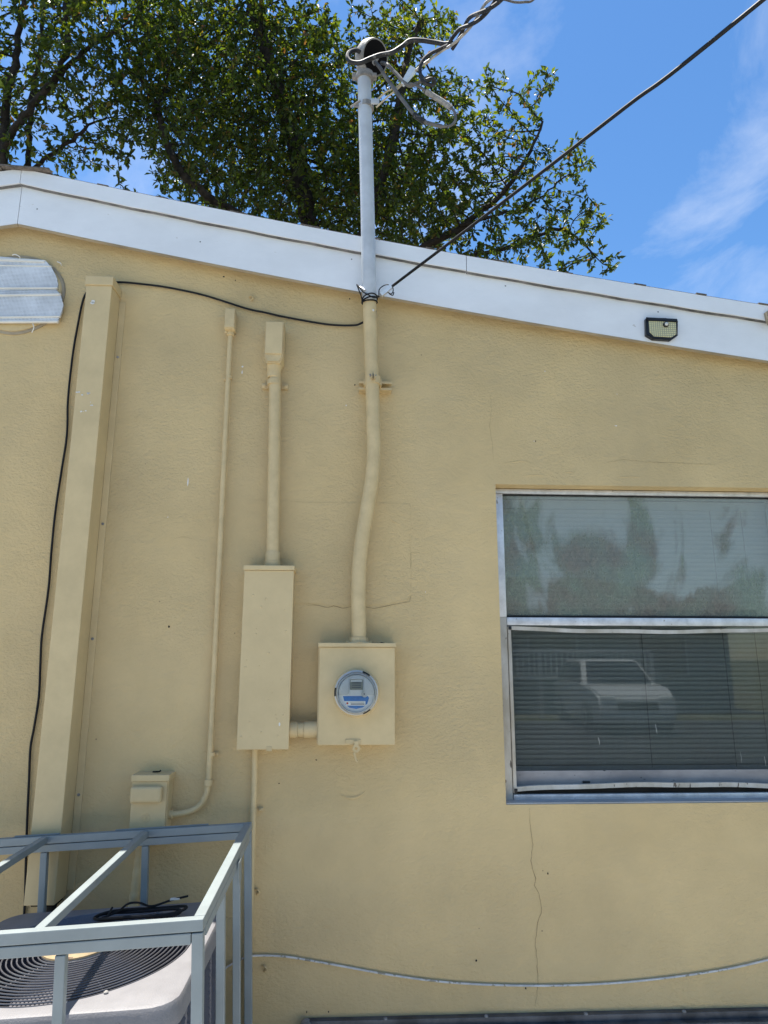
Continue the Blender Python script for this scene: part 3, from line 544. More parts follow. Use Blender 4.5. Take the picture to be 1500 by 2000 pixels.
# ------------------------------------------------------------------ thin conduit to the disconnect
tc_ = thing('thin_conduit', 'thin tan conduit curving at its foot into the disconnect box', 'conduit', (-0.553, 0.000, 1.164))
obj('pipe', tube(B(), [(-0.553, -0.028, 2.986), (-0.553, -0.028, 2.759), (-0.552, -0.028, 2.334), (-0.549, -0.028, 1.869), (-0.547, -0.028, 1.393), (-0.547, -0.028, 1.139), (-0.548, -0.028, 1.072), (-0.555, -0.028, 1.021), (-0.577, -0.028, 0.982), (-0.615, -0.030, 0.960), (-0.662, -0.034, 0.952), (-0.707, -0.036, 0.951)], .0118, 12, 8), 'tan_plain', tc_, True)
a = (-0.554, -0.030, 3.035)
bd = obj('conduit_body', box(B(), a[0] - .0235, a[0] + .0235, -.062, -.006, a[2] - .052, a[2] + .050, .007), 'tan_plain', tc_, True)
obj('cover_plate', box(B(), a[0] - .021, a[0] + .021, -.066, -.0622, a[2] - .046, a[2] + .045, .0015), 'tan_plain', bd)
obj('hub', lathe(B(), (a[0], -.028, a[2] - .046), (0, 0, -1), [(0, .018), (.022, .018), (.024, .014)], 16), 'tan_plain', bd, True)
screw((a[0] - .018, -.04, a[2] - .056), .007, .006, bd, 'tan_plain')
for p in ((-0.551, -0.028, 2.766), (-0.542, -0.028, 1.171)):
    obj('strap', lathe(B(), (p[0], -.028, p[2] - .007), (0, 0, 1), [(0, .0135), (.014, .0135)], 16), 'tan_plain', tc_, True)
    s = -1 if p[2] > 2 else 1
    obj('strap_ear', box(B(), p[0] + s*.012 - .013, p[0] + s*.012 + .013, -.012, -.002, p[2] - .007, p[2] + .007, .002), 'tan_plain', tc_, True); screw((p[0] + s*.02, -.012, p[2]), .005, .004, tc_, 'tan_plain')
for p, q in (((-0.547, -0.028, 1.078), (-0.549, -0.028, 1.053)), ((-0.701, -0.036, 0.951), (-0.676, -0.035, 0.950))):
    d = Vector(q) - Vector(p); obj('coupling', lathe(B(), p, d, [(0, .0165), (d.length*.9, .0165), (d.length, .0135)], 16), 'tan_plain', tc_, True)

# ------------------------------------------------------------------ thick conduit above the tall box
kc = thing('thick_conduit', 'thick straight tan conduit with capped elbow fitting above the long box', 'conduit', (-0.328, 0.000, 1.939))
obj('pipe', tube(B(), [(-0.346, -0.048, 2.816), (-0.337, -0.048, 2.494), (-0.330, -0.048, 2.152), (-0.325, -0.048, 1.920)], .0265, 20, 6), 'tan_plain', kc, True)
a = (-0.349, -0.050, 2.911)
bm = B(); W_ = .041; zt_, zb_ = a[2] + .098, a[2] - .098
prism(bm, [(a[0] - W_, zt_), (a[0] + W_, zt_), (a[0] + W_, zb_ + .03), (a[0] + W_ - .012, zb_), (a[0] - W_ + .012, zb_), (a[0] - W_, zb_ + .03)], -.092, -.006, .006)
bd = obj('conduit_body', bm, 'tan_plain', kc)
obj('cover_plate', box(B(), a[0] - .037, a[0] + .037, -.0975, -.0925, a[2] - .058, a[2] + .094, .002), 'tan', bd)
obj('hub', lathe(B(), (a[0], -.048, zb_ + .022), (0, 0, -1), [(0, .034), (.030, .034), (.034, .031), (.075, .0305), (.078, .027)], 24), 'tan_plain', bd, True)
p = (-0.347, -0.048, 2.736)
obj('strap', lathe(B(), (p[0], -.048, p[2] - .011), (0, 0, 1), [(0, .0305), (.022, .0305)], 24), 'tan_plain', kc, True)
for s in (-1, 1):
    obj('strap_ear', box(B(), p[0] + s*.043 - .016, p[0] + s*.043 + .016, -.014, -.002, p[2] - .013, p[2] + .013, .004), 'tan_plain', kc, True); screw((p[0] + s*.046, -.014, p[2]), .008, .006, kc, 'tan_plain')
obj('connector', lathe(B(), (-0.326, -0.048, 1.982), (0, 0, -1), [(0, .0275), (.004, .030), (.040, .030), (.042, .033), (.075, .033)], 24), 'tan_plain', kc, True)

# ------------------------------------------------------------------ long box
lb = thing('wiring_box', 'tall narrow tan metal wiring box left of the meter', 'electrical box', (-.335, 0, 1.196))
lx0, lx1, lz0, lz1 = -0.433, -0.232, 1.197, 1.900
obj('case', box(B(), lx0 + .004, lx1 - .002, -.092, -.001, lz0 + .003, lz1 + .006, .002), 'tan', lb)
obj('front_cover', box(B(), lx0, lx1, -.100, -.0922, lz0, lz1 - .004, .002), 'tan_bumpy', lb)
hood = obj('rain_hood', box(B(), lx0 - .003, lx1 + .003, -.106, -.001, lz1 - .003, lz1 + .016, .002), 'tan', lb)
for q in range(4): screw((lx0 + .03 + q*.045, -.02 - .02*(q % 2), lz1 + .016), .006, .005, lb, 'tan', (0, 0, 1))
obj('latch', box(B(), -.318, -.296, -.103, -.0985, lz0 - .006, lz0 + .010, .0015), 'tan_plain', lb)
for i in range(30):
    x = random.uniform(lx0 + .012, lx1 - .015); z = lz0 + .04 + random.random()**1.3*(lz1 - lz0 - .12); r = random.uniform(.002, .0055)
    obj('paint_blister', lathe(B(), (x, -.0998, z), (0, -1, 0), [(0, r), (r*.22, r*.8), (r*.35, r*.35)], 9), 'tan_bumpy', lb, True)
p = (-0.270, -0.100, 1.290); o = obj('paint_chip', chip(p[0], p[2], .004, .011), 'chip', lb); o.location.y -= .0995

# ------------------------------------------------------------------ nipple between the boxes
np_ = thing('connecting_nipple', 'short fat tan pipe joining the long box to the meter box', 'conduit', (-0.184, 0.000, 1.261))
xa, xb, zz = lx1 - .012, -0.119, 1.266
obj('pipe', lathe(B(), (xa, -.055, zz), (1, 0, 0), [(0, .0275), (xb - xa, .0275)], 24), 'tan_plain', np_, True)
obj('coupling', lathe(B(), (xa + .012, -.055, zz), (1, 0, 0), [(0, .031), (.030, .031), (.032, .028)], 24), 'tan_plain', np_, True)
obj('coupling', lathe(B(), (xb - .058, -.055, zz), (1, 0, 0), [(0, .0285), (.002, .0315), (.03, .0315), (.058, .0325)], 24), 'tan_plain', np_, True)

# ------------------------------------------------------------------ thin conduit under the long box
dc = thing('drop_conduit', 'thin tan conduit dropping straight from the long box bottom', 'conduit', (-0.366, 0, 0.02))
obj('pipe', tube(B(), [(-0.371, -0.030, 1.200), (-0.368, -0.030, 1.081), (-0.367, -0.030, 0.930), (-0.365, -0.030, 0.567), (-0.362, -.03, 0.0)], .0115, 12, 4), 'tan_plain', dc, True)
p = (-0.367, -0.030, 0.961); obj('strap', lathe(B(), (p[0], -.03, p[2] - .008), (0, 0, 1), [(0, .0135), (.016, .0135)], 16), 'tan_plain', dc, True)
obj('strap_ear', box(B(), p[0] + .008, p[0] + .034, -.010, -.002, p[2] - .007, p[2] + .007, .002), 'tan_plain', dc, True); screw((p[0] + .022, -.010, p[2]), .005, .012, dc, 'tan_plain')

# ------------------------------------------------------------------ meter box and meter
mb = thing('meter_box', 'square tan meter socket box holding the round electric meter', 'meter box', (.03, 0, 1.2))
bx0, bx1, bz0, bz1 = -0.121, 0.183, 1.212, 1.590
obj('case', box(B(), bx0 - .003, bx1 - .002, -.090, -.001, bz0 + .004, bz1 + .004, .002), 'tan', mb)
fc = obj('front_cover', box(B(), bx0 + .002, bx1, -.100, -.0902, bz0, bz1 - .002, .0025), 'tan', mb)
obj('top_flange', box(B(), bx0 - .004, bx1 + .005, -.107, -.001, bz1 - .001, bz1 + .015, .002), 'tan', mb)
obj('hub_plate', lathe(B(), (0.038, -.055, bz1 + .0155), (0, 0, 1), [(0, .055), (.004, .053), (.005, .040), (.022, .038)], 8), 'tan_plain', mb, True)
for s in (-1, 1): screw((0.038 + s*.046, -.07, bz1 + .019), .006, .005, mb, 'tan_plain', (0, 0, 1))
obj('cover_ridge', lathe(B(), (0.030, -0.100, 1.410), (0, -1, 0), [(-.004, .0945), (.004, .0935), (.010, .0900)], 56), 'tan', mb, True)
hx = 0.019
obj('hasp_plate', box(B(), hx - .030, hx + .030, -.1045, -.1003, bz0 + .004, bz0 + .022, .002), 'tan_plain', mb)
hs_ = obj('hasp', lathe(B(), (hx + .012, -.106, bz0 - .012), (0, -1, 0), [(0, .006), (0, .015), (.004, .015), (.004, .006), (0, .006)], 14, False), 'tan_plain', mb, True)
obj('hasp_tongue', box(B(), hx + .003, hx + .021, -.1095, -.1055, bz0 - .004, bz0 + .016, .001), 'tan_plain', mb)
obj('seal_pin', tube(B(), [(hx + .004, -.106, bz0 - .026), (hx + .008, -.105, bz0 - .042), (hx + .014, -.104, bz0 - .058), (hx + .019, -.104, bz0 - .060)], .0040, 7, 3), 'tan', mb, True)
obj('grime_streak', prism(B(), [(bx1 - .13, bz1 + .0155), (bx1 - .125, bz1 + .028), (bx1 - .118, bz1 + .019), (bx1 - .06, bz1 + .017), (bx1 - .05, bz1 + .020), (bx1 - .03, bz1 + .0155)], -.030, -.028), 'grime_and_shade', mb)
mt = thing('electric_meter', 'round electric meter with clear cover and blue label on the meter box', 'electric meter', (0.030, -0.100, 1.412))
mc = Vector((0.029, -0.112, 1.412))
def disc(name, d0, d1, r, mat, parent, seg=48, bev=.0):
    return obj(name, lathe(B(), mc, (0, -1, 0), [(d0, r), (d1 - bev, r), (d1, r - bev)], seg), mat, parent, True)
rg = disc('steel_ring', -.003, .016, .0860, 'meter_ring', mt, 56, .003)
for a0 in (62, 178, 300):
    bm = B(); prev = None
    for k in range(9):
        a = R(a0 - 11 + 22*k/8)
        c = [bm.verts.new(mc + Vector((r*math.cos(a), -d, r*math.sin(a)))) for r, d in ((.0805, .0165), (.0868, .0165), (.0868, .004), (.0805, .004))]
        if prev:
            for q in range(4): bm.faces.new((prev[q], prev[(q+1) % 4], c[(q+1) % 4], c[q]))
        else: bm.faces.new(c)
        prev = c
    bm.faces.new(prev[::-1]); obj('ring_slot', bm, 'plastic_black', rg)
disc('base_disc', .0165, .030, .0772, 'meter_grey', mt, 48, .003)
obj('inner_collar', lathe(B(), mc, (0, -1, 0), [(.030, .0770), (.050, .0765), (.053, .0755), (.053, .0725), (.036, .0700)], 48, False), 'meter_white', mt, True)
face = disc('face_plate', .030, .0365, .0702, 'meter_white', mt)
def fp(name, poly, d0, d1, mat, parent=face, bev=0): return obj(name, prism(B(), [(mc.x + x*1.19, mc.z + z*1.19) for x, z in poly], mc.y - d1, mc.y - d0, bev), mat, parent)
arc = lambda a0, a1, r, n=14: [(r*math.cos(R(a0 + (a1 - a0)*k/n)), r*math.sin(R(a0 + (a1 - a0)*k/n))) for k in range(n + 1)]
fp('upper_shell', arc(-6, 66, .0585) + [(.024, -.006 + .012), (.018, -.006)], .0367, .047, 'meter_grey', mt, .002)
fp('upper_shell', arc(114, 186, .0585) + [(-.030, -.006), (-.0245, .0)], .0367, .047, 'meter_grey', mt, .002)
fp('upper_shell', arc(66, 114, .0585) + [(-.0235, .044), (.0235, .044)], .0367, .046, 'meter_grey', mt, .001)
lc = fp('screen', [(-.021, .010), (.021, .010), (.021, .042), (-.021, .042)], .0367, .040, 'lcd', mt)
for r_ in range(3):
    fp('screen_digit', [(-.015, .016 + .007*r_), (.015, .016 + .007*r_), (.015, .0195 + .007*r_), (-.015, .0195 + .007*r_)], .0401, .0404, 'print', lc)
fp('name_strip', [(-.019, .0365), (.019, .0365), (.019, .0405), (-.019, .0405)], .0402, .0406, 'meter_white', lc)
lbl = fp('label', [(-.044, -.010), (.038, -.010), (.042, -.016), (.036, -.034), (.022, -.046), (.0, -.051), (-.022, -.047), (-.036, -.036)], .0367, .038, 'meter_blue', mt)
fp('sticker', [(-.040, -.026), (.030, -.026), (.030, -.040), (-.032, -.040)], .0382, .0386, 'meter_white', lbl)
fp('sticker_dot', [(-.029 + .0035*math.cos(k), -.0325 + .0035*math.sin(k)) for k in (0, .9, 1.8, 2.7, 3.6, 4.5, 5.4)], .0388, .0391, 'red', lbl)
for x0, x1, z0 in ((-.02, .026, -.029), (-.018, .027, -.0345)): fp('print_line', [(x0, z0 - .0022), (x1, z0 - .0022), (x1, z0 + .001), (x0, z0 + .001)], .0388, .0391, 'print' if z0 < -.03 else 'meter_grey', lbl)
fp('button', arc(0, 350, .0105, 18) and [(.027 + x, -.003 + z) for x, z in arc(0, 345, .0105, 18)], .0367, .049, 'meter_grey', mt, .0015)
fp('button_pin', [(.026 + x, -.003 + z) for x, z in arc(0, 345, .0022, 8)], .0491, .051, 'print', mt)
obj('clear_cover', lathe(B(), mc, (0, -1, 0), [(.017, .0800), (.055, .0790), (.063, .0760), (.0665, .069), (.0675, .050), (.0680, .001)], 48, False), 'clear', mt, True)

# ------------------------------------------------------------------ service mast
mast = thing('service_mast', 'bent service mast pipe painted tan below and white above the roof', 'mast', (0.039, 0.000, 1.619))
obj('lower_pipe', tube(B(), [(0.039, -0.056, 1.605), (0.036, -0.056, 1.743), (0.035, -0.057, 1.859), (0.041, -0.058, 1.978), (0.056, -0.061, 2.087), (0.073, -0.065, 2.198), (0.089, -0.070, 2.310), (0.095, -0.073, 2.412), (0.093, -0.075, 2.516), (0.088, -0.078, 2.680), (0.081, -0.086, 2.870), (0.074, -0.094, 3.039), (0.072, -0.098, 3.117)], .0305, 24, 6), 'tan_plain', mast, True)
obj('upper_pipe', tube(B(), [(0.072, -0.098, 3.115), (0.066, -0.113, 3.281), (0.060, -0.117, 3.540), (0.050, -0.120, 3.890), (0.037, -0.124, 4.314)], .0322, 24, 5), 'pipe_white', mast, True)
p = Vector((0.078, -0.090, 3.049)); obj('wire_tie', lathe(B(), p, (0.02, .35, 1), [(0, .0318), (.003, .0318)], 20), 'brasswire', mast, True)
screw((p.x + .010, p.y - .031, p.z + .010), .005, .006, mast, 'chip')
# strut channel and split clamp
st = (0.102, -0.020, 2.736); sx0, sx1 = 0.028, 0.175
bm = B(); zc = st[2]
for (y0, y1, z0, z1) in ((-.004, -.001, -.0205, .0205), (-.042, -.004, -.0205, -.0175), (-.042, -.004, .0175, .0205), (-.042, -.039, -.0175, -.010), (-.042, -.039, .010, .0175)):
    box(bm, sx0, sx1, y0, y1, zc + z0, zc + z1)
obj('strut_channel', bm, 'tan_plain', mast)
cp = Vector((0.089, -0.078, 2.735)); cl = obj('pipe_clamp', lathe(B(), (cp.x, cp.y, zc - .012), (0, 0, 1), [(0, .0345), (.036, .0345)], 28), 'tan_plain', mast, True)
for s in (-1, 1):
    obj('clamp_lug', box(B(), cp.x + s*.006 - .002 + .0, cp.x + s*.006 + .002, cp.y - .056, cp.y - .030, zc - .004, zc + .026, .001), 'tan_plain', cl)
    obj('clamp_leg', box(B(), cp.x + s*.036 - .004, cp.x + s*.036 + .004, -.076, -.040, zc - .012, zc + .018, .002), 'tan_plain', cl)
obj('clamp_bolt', lathe(B(), (cp.x - .016, cp.y - .046, zc + .014), (1, 0, 0), [(0, .006), (.006, .006), (.006, .003), (.030, .003)], 8), 'greycast', cl)
# ring clamp high on the mast, for the bail wires
rc = Vector((0.050, -0.122, 4.117)); rk = obj('ring_clamp', lathe(B(), rc - Vector((0, 0, .012)), (0, 0, 1), [(0, .0355), (.026, .0355)], 24), 'greycast', mast, True)
obj('clamp_tail', box(B(), rc.x + .020, rc.x + .060, rc.y - .040, rc.y - .030, rc.z - .014, rc.z + .014, .003), 'pipe_white', rk, True)
obj('clamp_tail', box(B(), rc.x - .060, rc.x - .030, rc.y - .010, rc.y - .004, rc.z - .010, rc.z + .010, .002), 'greycast', rk)
obj('clamp_bolt', tube(B(), [(rc.x - .075, rc.y - .01, rc.z - .012), (rc.x - .03, rc.y - .036, rc.z)], .005, 7, 1), 'greycast', rk, True)
# weatherhead
wh = Vector((0.042, -0.124, 4.285)); hb = obj('weatherhead', lathe(B(), wh - Vector((0, 0, .02)), (0, 0, 1), [(0, .041), (.010, .044), (.030, .043), (.034, .037), (.060, .036)], 24), 'greycast', mast, True)
fc_ = Vector((0.087, -0.166, 4.356)); fax = Vector((.62, -.62, -.48)).normalized()
obj('hood', lathe(B(), fc_, -fax, [(-.004, .070), (-.006, .078), (.012, .0815), (.040, .080), (.066, .068), (.084, .045), (.090, .004)], 32), 'greycast', hb, True)
obj('neck', tube(B(), [wh + Vector((0, 0, .01)), wh + Vector((.004, 0, .045)), fc_ - fax*.045], lambda t: .037 + .02*t, 18, 5), 'greycast', hb, True)
pl = obj('wire_plate', lathe(B(), fc_, fax, [(-.01, .0715), (.007, .0710)], 32), 'hole', hb, True)
obj('collar_lug', box(B(), wh.x - .062, wh.x - .036, wh.y - .012, wh.y + .012, wh.z - .014, wh.z + .012, .003), 'greycast', hb, True)
obj('collar_lug', box(B(), wh.x + .034, wh.x + .056, wh.y - .03, wh.y + .0, wh.z - .020, wh.z - .002, .003), 'greycast', hb, True)

# ------------------------------------------------------------------ service drop and drip loops
def cable(name, pts, r, mat, label, cat='cable', group=None, n=7, seg=9): return tag(obj(name, tube(B(), pts, r, seg, n), mat, None, True), label, cat, group)
cable('drip_loop_cable', [fc_ - fax*.01 + Vector((-.015, 0, .03)), (0.048, -0.185, 4.355), (0.023, -0.200, 4.347), (-0.004, -0.210, 4.347), (-0.032, -0.220, 4.323), (-0.041, -0.230, 4.284), (-0.024, -0.240, 4.249), (0.016, -0.250, 4.236), (0.061, -0.250, 4.260), (0.108, -0.250, 4.283), (0.163, -0.250, 4.300), (0.211, -0.250, 4.337), (0.246, -0.260, 4.360), (0.298, -0.270, 4.355), (0.364, -0.280, 4.336), (0.413, -0.300, 4.309), (0.440, -0.310, 4.317)], .0105, 'blackwire', 'thick dark wire looping left around the weatherhead before joining the twisted drop')
jn = (0.435, -0.310, 4.300)
wd = thing('service_drop', 'twisted overhead power cables climbing to the top of the picture', 'power cable', jn)
e0, e1, e2, e3 = Vector((0.425, -0.310, 4.283)), Vector((0.482, -0.420, 4.279)), Vector((0.563, -0.620, 4.193)), Vector((0.651, -1.500, 3.508))
dv = (e2 - e1).normalized(); base = smooth_path([e0, e0.lerp(e1, .5), e1, e1.lerp(e2, .5), e2] + [e2 + dv*.24*k for k in range(1, 24)], 8)
for q in range(3):
    pts = []
    Ls = 0.0
    for i, p in enumerate(base):
        t = (base[min(i+1, len(base)-1)] - base[max(i-1, 0)]).normalized(); u = t.orthogonal().normalized(); v = t.cross(u)
        if i: Ls += (p - base[i-1]).length
        a = 2*math.pi*(Ls/.42) + q*2*math.pi/3; rr_ = .0155 if Ls < 1.2 else .012
        pts.append(p + (u*math.cos(a) + v*math.sin(a))*rr_)
    obj('conductor', tube(B(), pts, .0085 if q else .0065, 8, 1), 'blackwire' if q else 'barewire', wd, True)
cable('loose_cable', [(0.562, -0.600, 4.231), (0.606, -0.620, 4.203), (0.643, -0.640, 4.169), (0.679, -0.660, 4.149), (0.709, -0.680, 4.140), (0.741, -0.800, 4.098)], .0048, 'greywire', 'loose grey cable end sagging into the top of the picture')
cable('curled_cable', [(0.440, -0.310, 4.306), (0.389, -0.300, 4.285), (0.342, -0.290, 4.265), (0.309, -0.290, 4.233), (0.292, -0.290, 4.190), (0.292, -0.290, 4.146), (0.303, -0.290, 4.113), (0.326, -0.290, 4.095), (0.350, -0.290, 4.096), (0.355, -0.300, 4.106), (0.338, -0.310, 4.106), (0.315, -0.310, 4.097)], .0082, 'blackwire', 'black wire hanging from the twisted drop and curled at its end')
cable('messenger_wire', [(0.440, -0.310, 4.300), (0.390, -0.290, 4.279), (0.340, -0.270, 4.252), (0.298, -0.260, 4.223), (0.275, -0.250, 4.207)], .0062, 'barewire', 'short bare twisted wire between the wedge clamp and the drop')
lp = thing('splice_loop', 'grey wire loop with taped splices hanging right of the weatherhead', 'cable', (0.178, -0.200, 4.132))
obj('wire', tube(B(), [fc_ + fax*.005 + Vector((.0, 0, -.03)), (0.111, -0.200, 4.265), (0.137, -0.210, 4.205), (0.165, -0.220, 4.152), (0.188, -0.230, 4.104), (0.223, -0.240, 4.041), (0.259, -0.250, 3.979), (0.304, -0.260, 3.928), (0.347, -0.270, 3.903), (0.399, -0.280, 3.885), (0.435, -0.285, 3.893), (0.450, -0.285, 3.929), (0.442, -0.280, 3.971), (0.416, -0.275, 4.004), (0.361, -0.265, 4.052), (0.315, -0.260, 4.093), (0.274, -0.255, 4.123), (0.246, -0.250, 4.135)], .0088, 8, 7) if False else tube(B(), [fc_ + fax*.005 + Vector((.0, 0, -.03)), (0.111, -0.200, 4.265), (0.137, -0.210, 4.205), (0.165, -0.220, 4.152), (0.188, -0.230, 4.104), (0.223, -0.240, 4.041), (0.259, -0.250, 3.979), (0.304, -0.260, 3.928), (0.347, -0.270, 3.903), (0.399, -0.280, 3.885), (0.435, -0.285, 3.893), (0.450, -0.285, 3.929), (0.442, -0.280, 3.971), (0.416, -0.275, 4.004), (0.361, -0.265, 4.052), (0.315, -0.260, 4.093), (0.274, -0.255, 4.123), (0.246, -0.250, 4.135)], lambda t: .0088 if t < .52 else .0062, 9, 7), 'greywire', lp, True)
obj('splice_tape', tube(B(), [(0.266, -0.251, 3.967), (0.286, -0.256, 3.945), (0.311, -0.262, 3.921)], .0125, 10, 4), 'blackwire', lp, True)
obj('splice_sleeve', tube(B(), [(0.322, -0.262, 4.083), (0.361, -0.267, 4.050), (0.402, -0.272, 4.017), (0.431, -0.277, 3.987)], .0125, 10, 4), 'greycast', lp, True)
cable('dangling_wire', [fc_ + fax*.005 + Vector((.03, 0, -.03)), (0.144, -0.210, 4.274), (0.172, -0.220, 4.231), (0.195, -0.230, 4.194), (0.218, -0.240, 4.152), (0.246, -0.245, 4.129), (0.281, -0.250, 4.137), (0.311, -0.260, 4.151), (0.333, -0.280, 4.146)], .0085, 'greywire', 'dark wire dropping from the weatherhead behind the wedge clamp')
wc = thing('wedge_clamp', 'metal wedge clamp with bail wires tied to the mast', 'clamp', (0.222, -0.250, 4.142))
a, b = Vector((0.214, -0.235, 4.140)), Vector((0.263, -0.250, 4.215)); d = (b - a).normalized(); u = d.orthogonal().normalized()
obj('clamp_body', tube(B(), [a, a.lerp(b, .4), b], lambda t: .011 + .010*t, 4, 1), 'alu', wc)
for q, (s0, s1) in enumerate((((0.087, -0.140, 4.128), (0.184, -0.220, 4.139)), ((0.096, -0.150, 4.091), (0.191, -0.225, 4.126)))):
    obj('bail_wire', tube(B(), [s0, Vector(s0).lerp(Vector(s1), .55) + Vector((0, 0, .012 - .008*q)), s1, a.lerp(b, .25)], .0042, 6, 5), 'brasswire', wc, True)

# ------------------------------------------------------------------ telephone line to the mast
t0, t1 = Vector((0.164, -0.115, 3.176)), Vector((1.050, -1.500, 3.217)); dd = t1 - t0
tel = thing('telephone_line', 'straight black cable stretching from the mast to the top right corner', 'cable', tuple(t0))
obj('line', tube(B(), [t0, t0 + dd*.25 - Vector((0, 0, .004)), t0 + dd*.5 - Vector((0, 0, .006)), t0 + dd*.75 - Vector((0, 0, .004)), t1, t0 + dd*2.2 + Vector((0, 0, .12)), t0 + dd*6 + Vector((0, 0, 1.2))], .0062, 9, 8), 'black', tel, True)
obj('drop_clamp', tube(B(), [Vector((0.122, -0.120, 3.137)), Vector((0.140, -0.122, 3.151)), Vector((0.170, -0.124, 3.181))], .013, 4, 1), 'alu', tel)
for pts in ([(0.113, -0.120, 3.134), (0.115, -0.125, 3.161), (0.135, -0.130, 3.177), (0.154, -0.130, 3.182), (0.165, -0.125, 3.173)], [(0.152, -0.120, 3.150), (0.168, -0.120, 3.143), (0.177, -0.120, 3.158), (0.173, -0.120, 3.179), (0.159, -0.120, 3.171)], [(0.159, -0.120, 3.143), (0.175, -0.120, 3.136), (0.180, -0.120, 3.151)]):
    obj('twisted_wire', tube(B(), pts, .0025, 5, 5), 'black', tel, True)
tw = thing('tie_wires', 'black tie wires knotted around the mast at the board edge', 'wire', (0.067, -0.120, 3.100))
for k, (z, ti, ph) in enumerate(((587, .15, 0), (591, -.10, 2), (584, -.2, 4))):
    c = Vector((0.072, -0.098, 3.112)) + Vector((0, 0, (590 - z)*.0024)); pts = []
    for i in range(17):
        a = 2*math.pi*i/16; pts.append(c + Vector((.0345*math.cos(a), .0345*math.sin(a), ti*.06*math.cos(a + ph))))
    obj('tie', tube(B(), pts, .0032, 6, 2), 'black', tw, True)
obj('tie', tube(B(), [(0.040, -0.125, 3.091), (0.033, -0.120, 3.129), (0.019, -0.115, 3.172), (0.014, -0.110, 3.190), (0.025, -0.125, 3.169), (0.041, -0.130, 3.144), (0.067, -0.135, 3.126), (0.090, -0.130, 3.117), (0.115, -0.125, 3.126)], .0028, 6, 6), 'black', tw, True)
obj('tie_hook', tube(B(), [(0.019, -0.100, 3.186), (0.035, -0.120, 3.169), (0.051, -0.130, 3.151)], .006, 6, 4), 'alu', tw, True)

# ------------------------------------------------------------------ flood light on the rake board
fl = thing('solar_light', 'small black framed solar light screwed to the white rake board', 'light', (1.427, -0.058, 3.044))
Y0 = -.080
ol = [xz((1.348, -0.080, 3.080)), xz((1.357, -0.080, 3.084)), xz((1.439, -0.080, 3.082)), xz((1.485, -0.080, 3.078)), xz((1.497, -0.080, 3.066)), xz((1.490, -0.080, 2.997)), xz((1.456, -0.080, 2.974)), xz((1.375, -0.080, 2.978)), xz((1.343, -0.080, 2.998))]
cxm = sum(p[0] for p in ol)/len(ol); czm = sum(p[1] for p in ol)/len(ol)
obj('housing', prism(B(), ol, Y0, -.0582, .003), 'plastic_black', fl)
il = [xz((1.357, -0.081, 3.064)), xz((1.413, -0.081, 3.063)), xz((1.485, -0.081, 3.060)), xz((1.482, -0.081, 3.001)), xz((1.457, -0.081, 2.985)), xz((1.376, -0.081, 2.988)), xz((1.356, -0.081, 3.010))]
obj('lens', prism(B(), il, Y0 - .003, Y0 - .0004, .001), 'led', fl)
obj('frame_bar', prism(B(), [xz((1.345, -0.085, 3.080)), xz((1.490, -0.085, 3.076)), xz((1.493, -0.085, 3.061)), xz((1.354, -0.085, 3.064))], Y0 - .008, Y0 - .0035, .002), 'plastic_black', fl)
sp = (1.435, -0.088, 3.046)
sb = obj('sensor_mount', lathe(B(), (sp[0], Y0 - .001, sp[2]), (0, -1, 0), [(0, .013), (.009, .0125), (.011, .010)], 20), 'plastic_black', fl, True)
obj('sensor_dome', lathe(B(), (sp[0], Y0 - .0115, sp[2]), (0, -1, 0), [(0, .0088), (.004, .0078), (.007, .0045), (.008, .001)], 18), 'meter_grey', sb, True)

# ------------------------------------------------------------------ disconnect box beside the air conditioner
db = thing('disconnect_box', 'small tan disconnect box with pull handle above the air conditioner cage', 'electrical box', (-0.782, -0.000, 0.853))
dx0, dx1, dz0, dz1 = -0.825, -0.689, 0.873, 1.081
obj('case', box(B(), dx0 + .003, dx1, -.078, -.001, dz0, dz1 + .002, .002), 'tan_plain', db)
obj('front_cover', box(B(), dx0, dx1 - .004, -.086, -.0782, dz0, dz1 - .001, .002), 'tan', db)
obj('rain_hood', box(B(), dx0 - .004, dx1 + .004, -.092, -.001, dz1, dz1 + .024, .003), 'tan', db)
hz = 1.036; hxc = -0.765
obj('pull_handle', box(B(), hxc - .060, hxc + .058, -.112, -.0862, hz - .030, hz + .030, .013, 4), 'tan', db, True)
ez = 0.951; ex = -0.766
em = obj('emblem', lathe(B(), (ex, -.086, ez), (0, -1, 0), [(0, .0165), (.0016, .0160), (.0016, .0140), (0, .0135)], 28, False), 'tan_plain', db, True)
obj('emblem_script', tube(B(), [(ex - .008, -.0866, ez + .003), (ex - .003, -.0866, ez + .008), (ex - .001, -.0866, ez + .002), (ex - .007, -.0866, ez - .006), (ex - .001, -.0866, ez - .007), (ex + .003, -.0866, ez + .007), (ex + .008, -.0866, ez + .004), (ex + .003, -.0866, ez), (ex + .008, -.0866, ez - .006)], .0011, 5, 4), 'tan_plain', em, True)
obj('nail', tube(B(), [(hxc - .0, -.03, dz1 + .026), (hxc + .03, -.05, dz1 + .030), (hxc + .036, -.05, dz1 + .034)], .003, 6, 1), 'grime_and_shade', db)
fxw = thing('flexible_conduit', 'tan flexible conduit hanging down from the disconnect box', 'conduit', (-0.790, -0.050, 0.757))
bm = B(); pts = smooth_path([(-0.781, -0.050, 0.879), (-0.788, -0.052, 0.793), (-0.793, -0.058, 0.688), (-0.797, -0.070, 0.588), (-0.789, -.12, .46), (-.93, -.26, .40)], 16)
tube(bm, pts, lambda t: .0175 + .0013*math.sin(t*420), 12, 1); obj('flexible_pipe', bm, 'tan_plain', fxw, True)

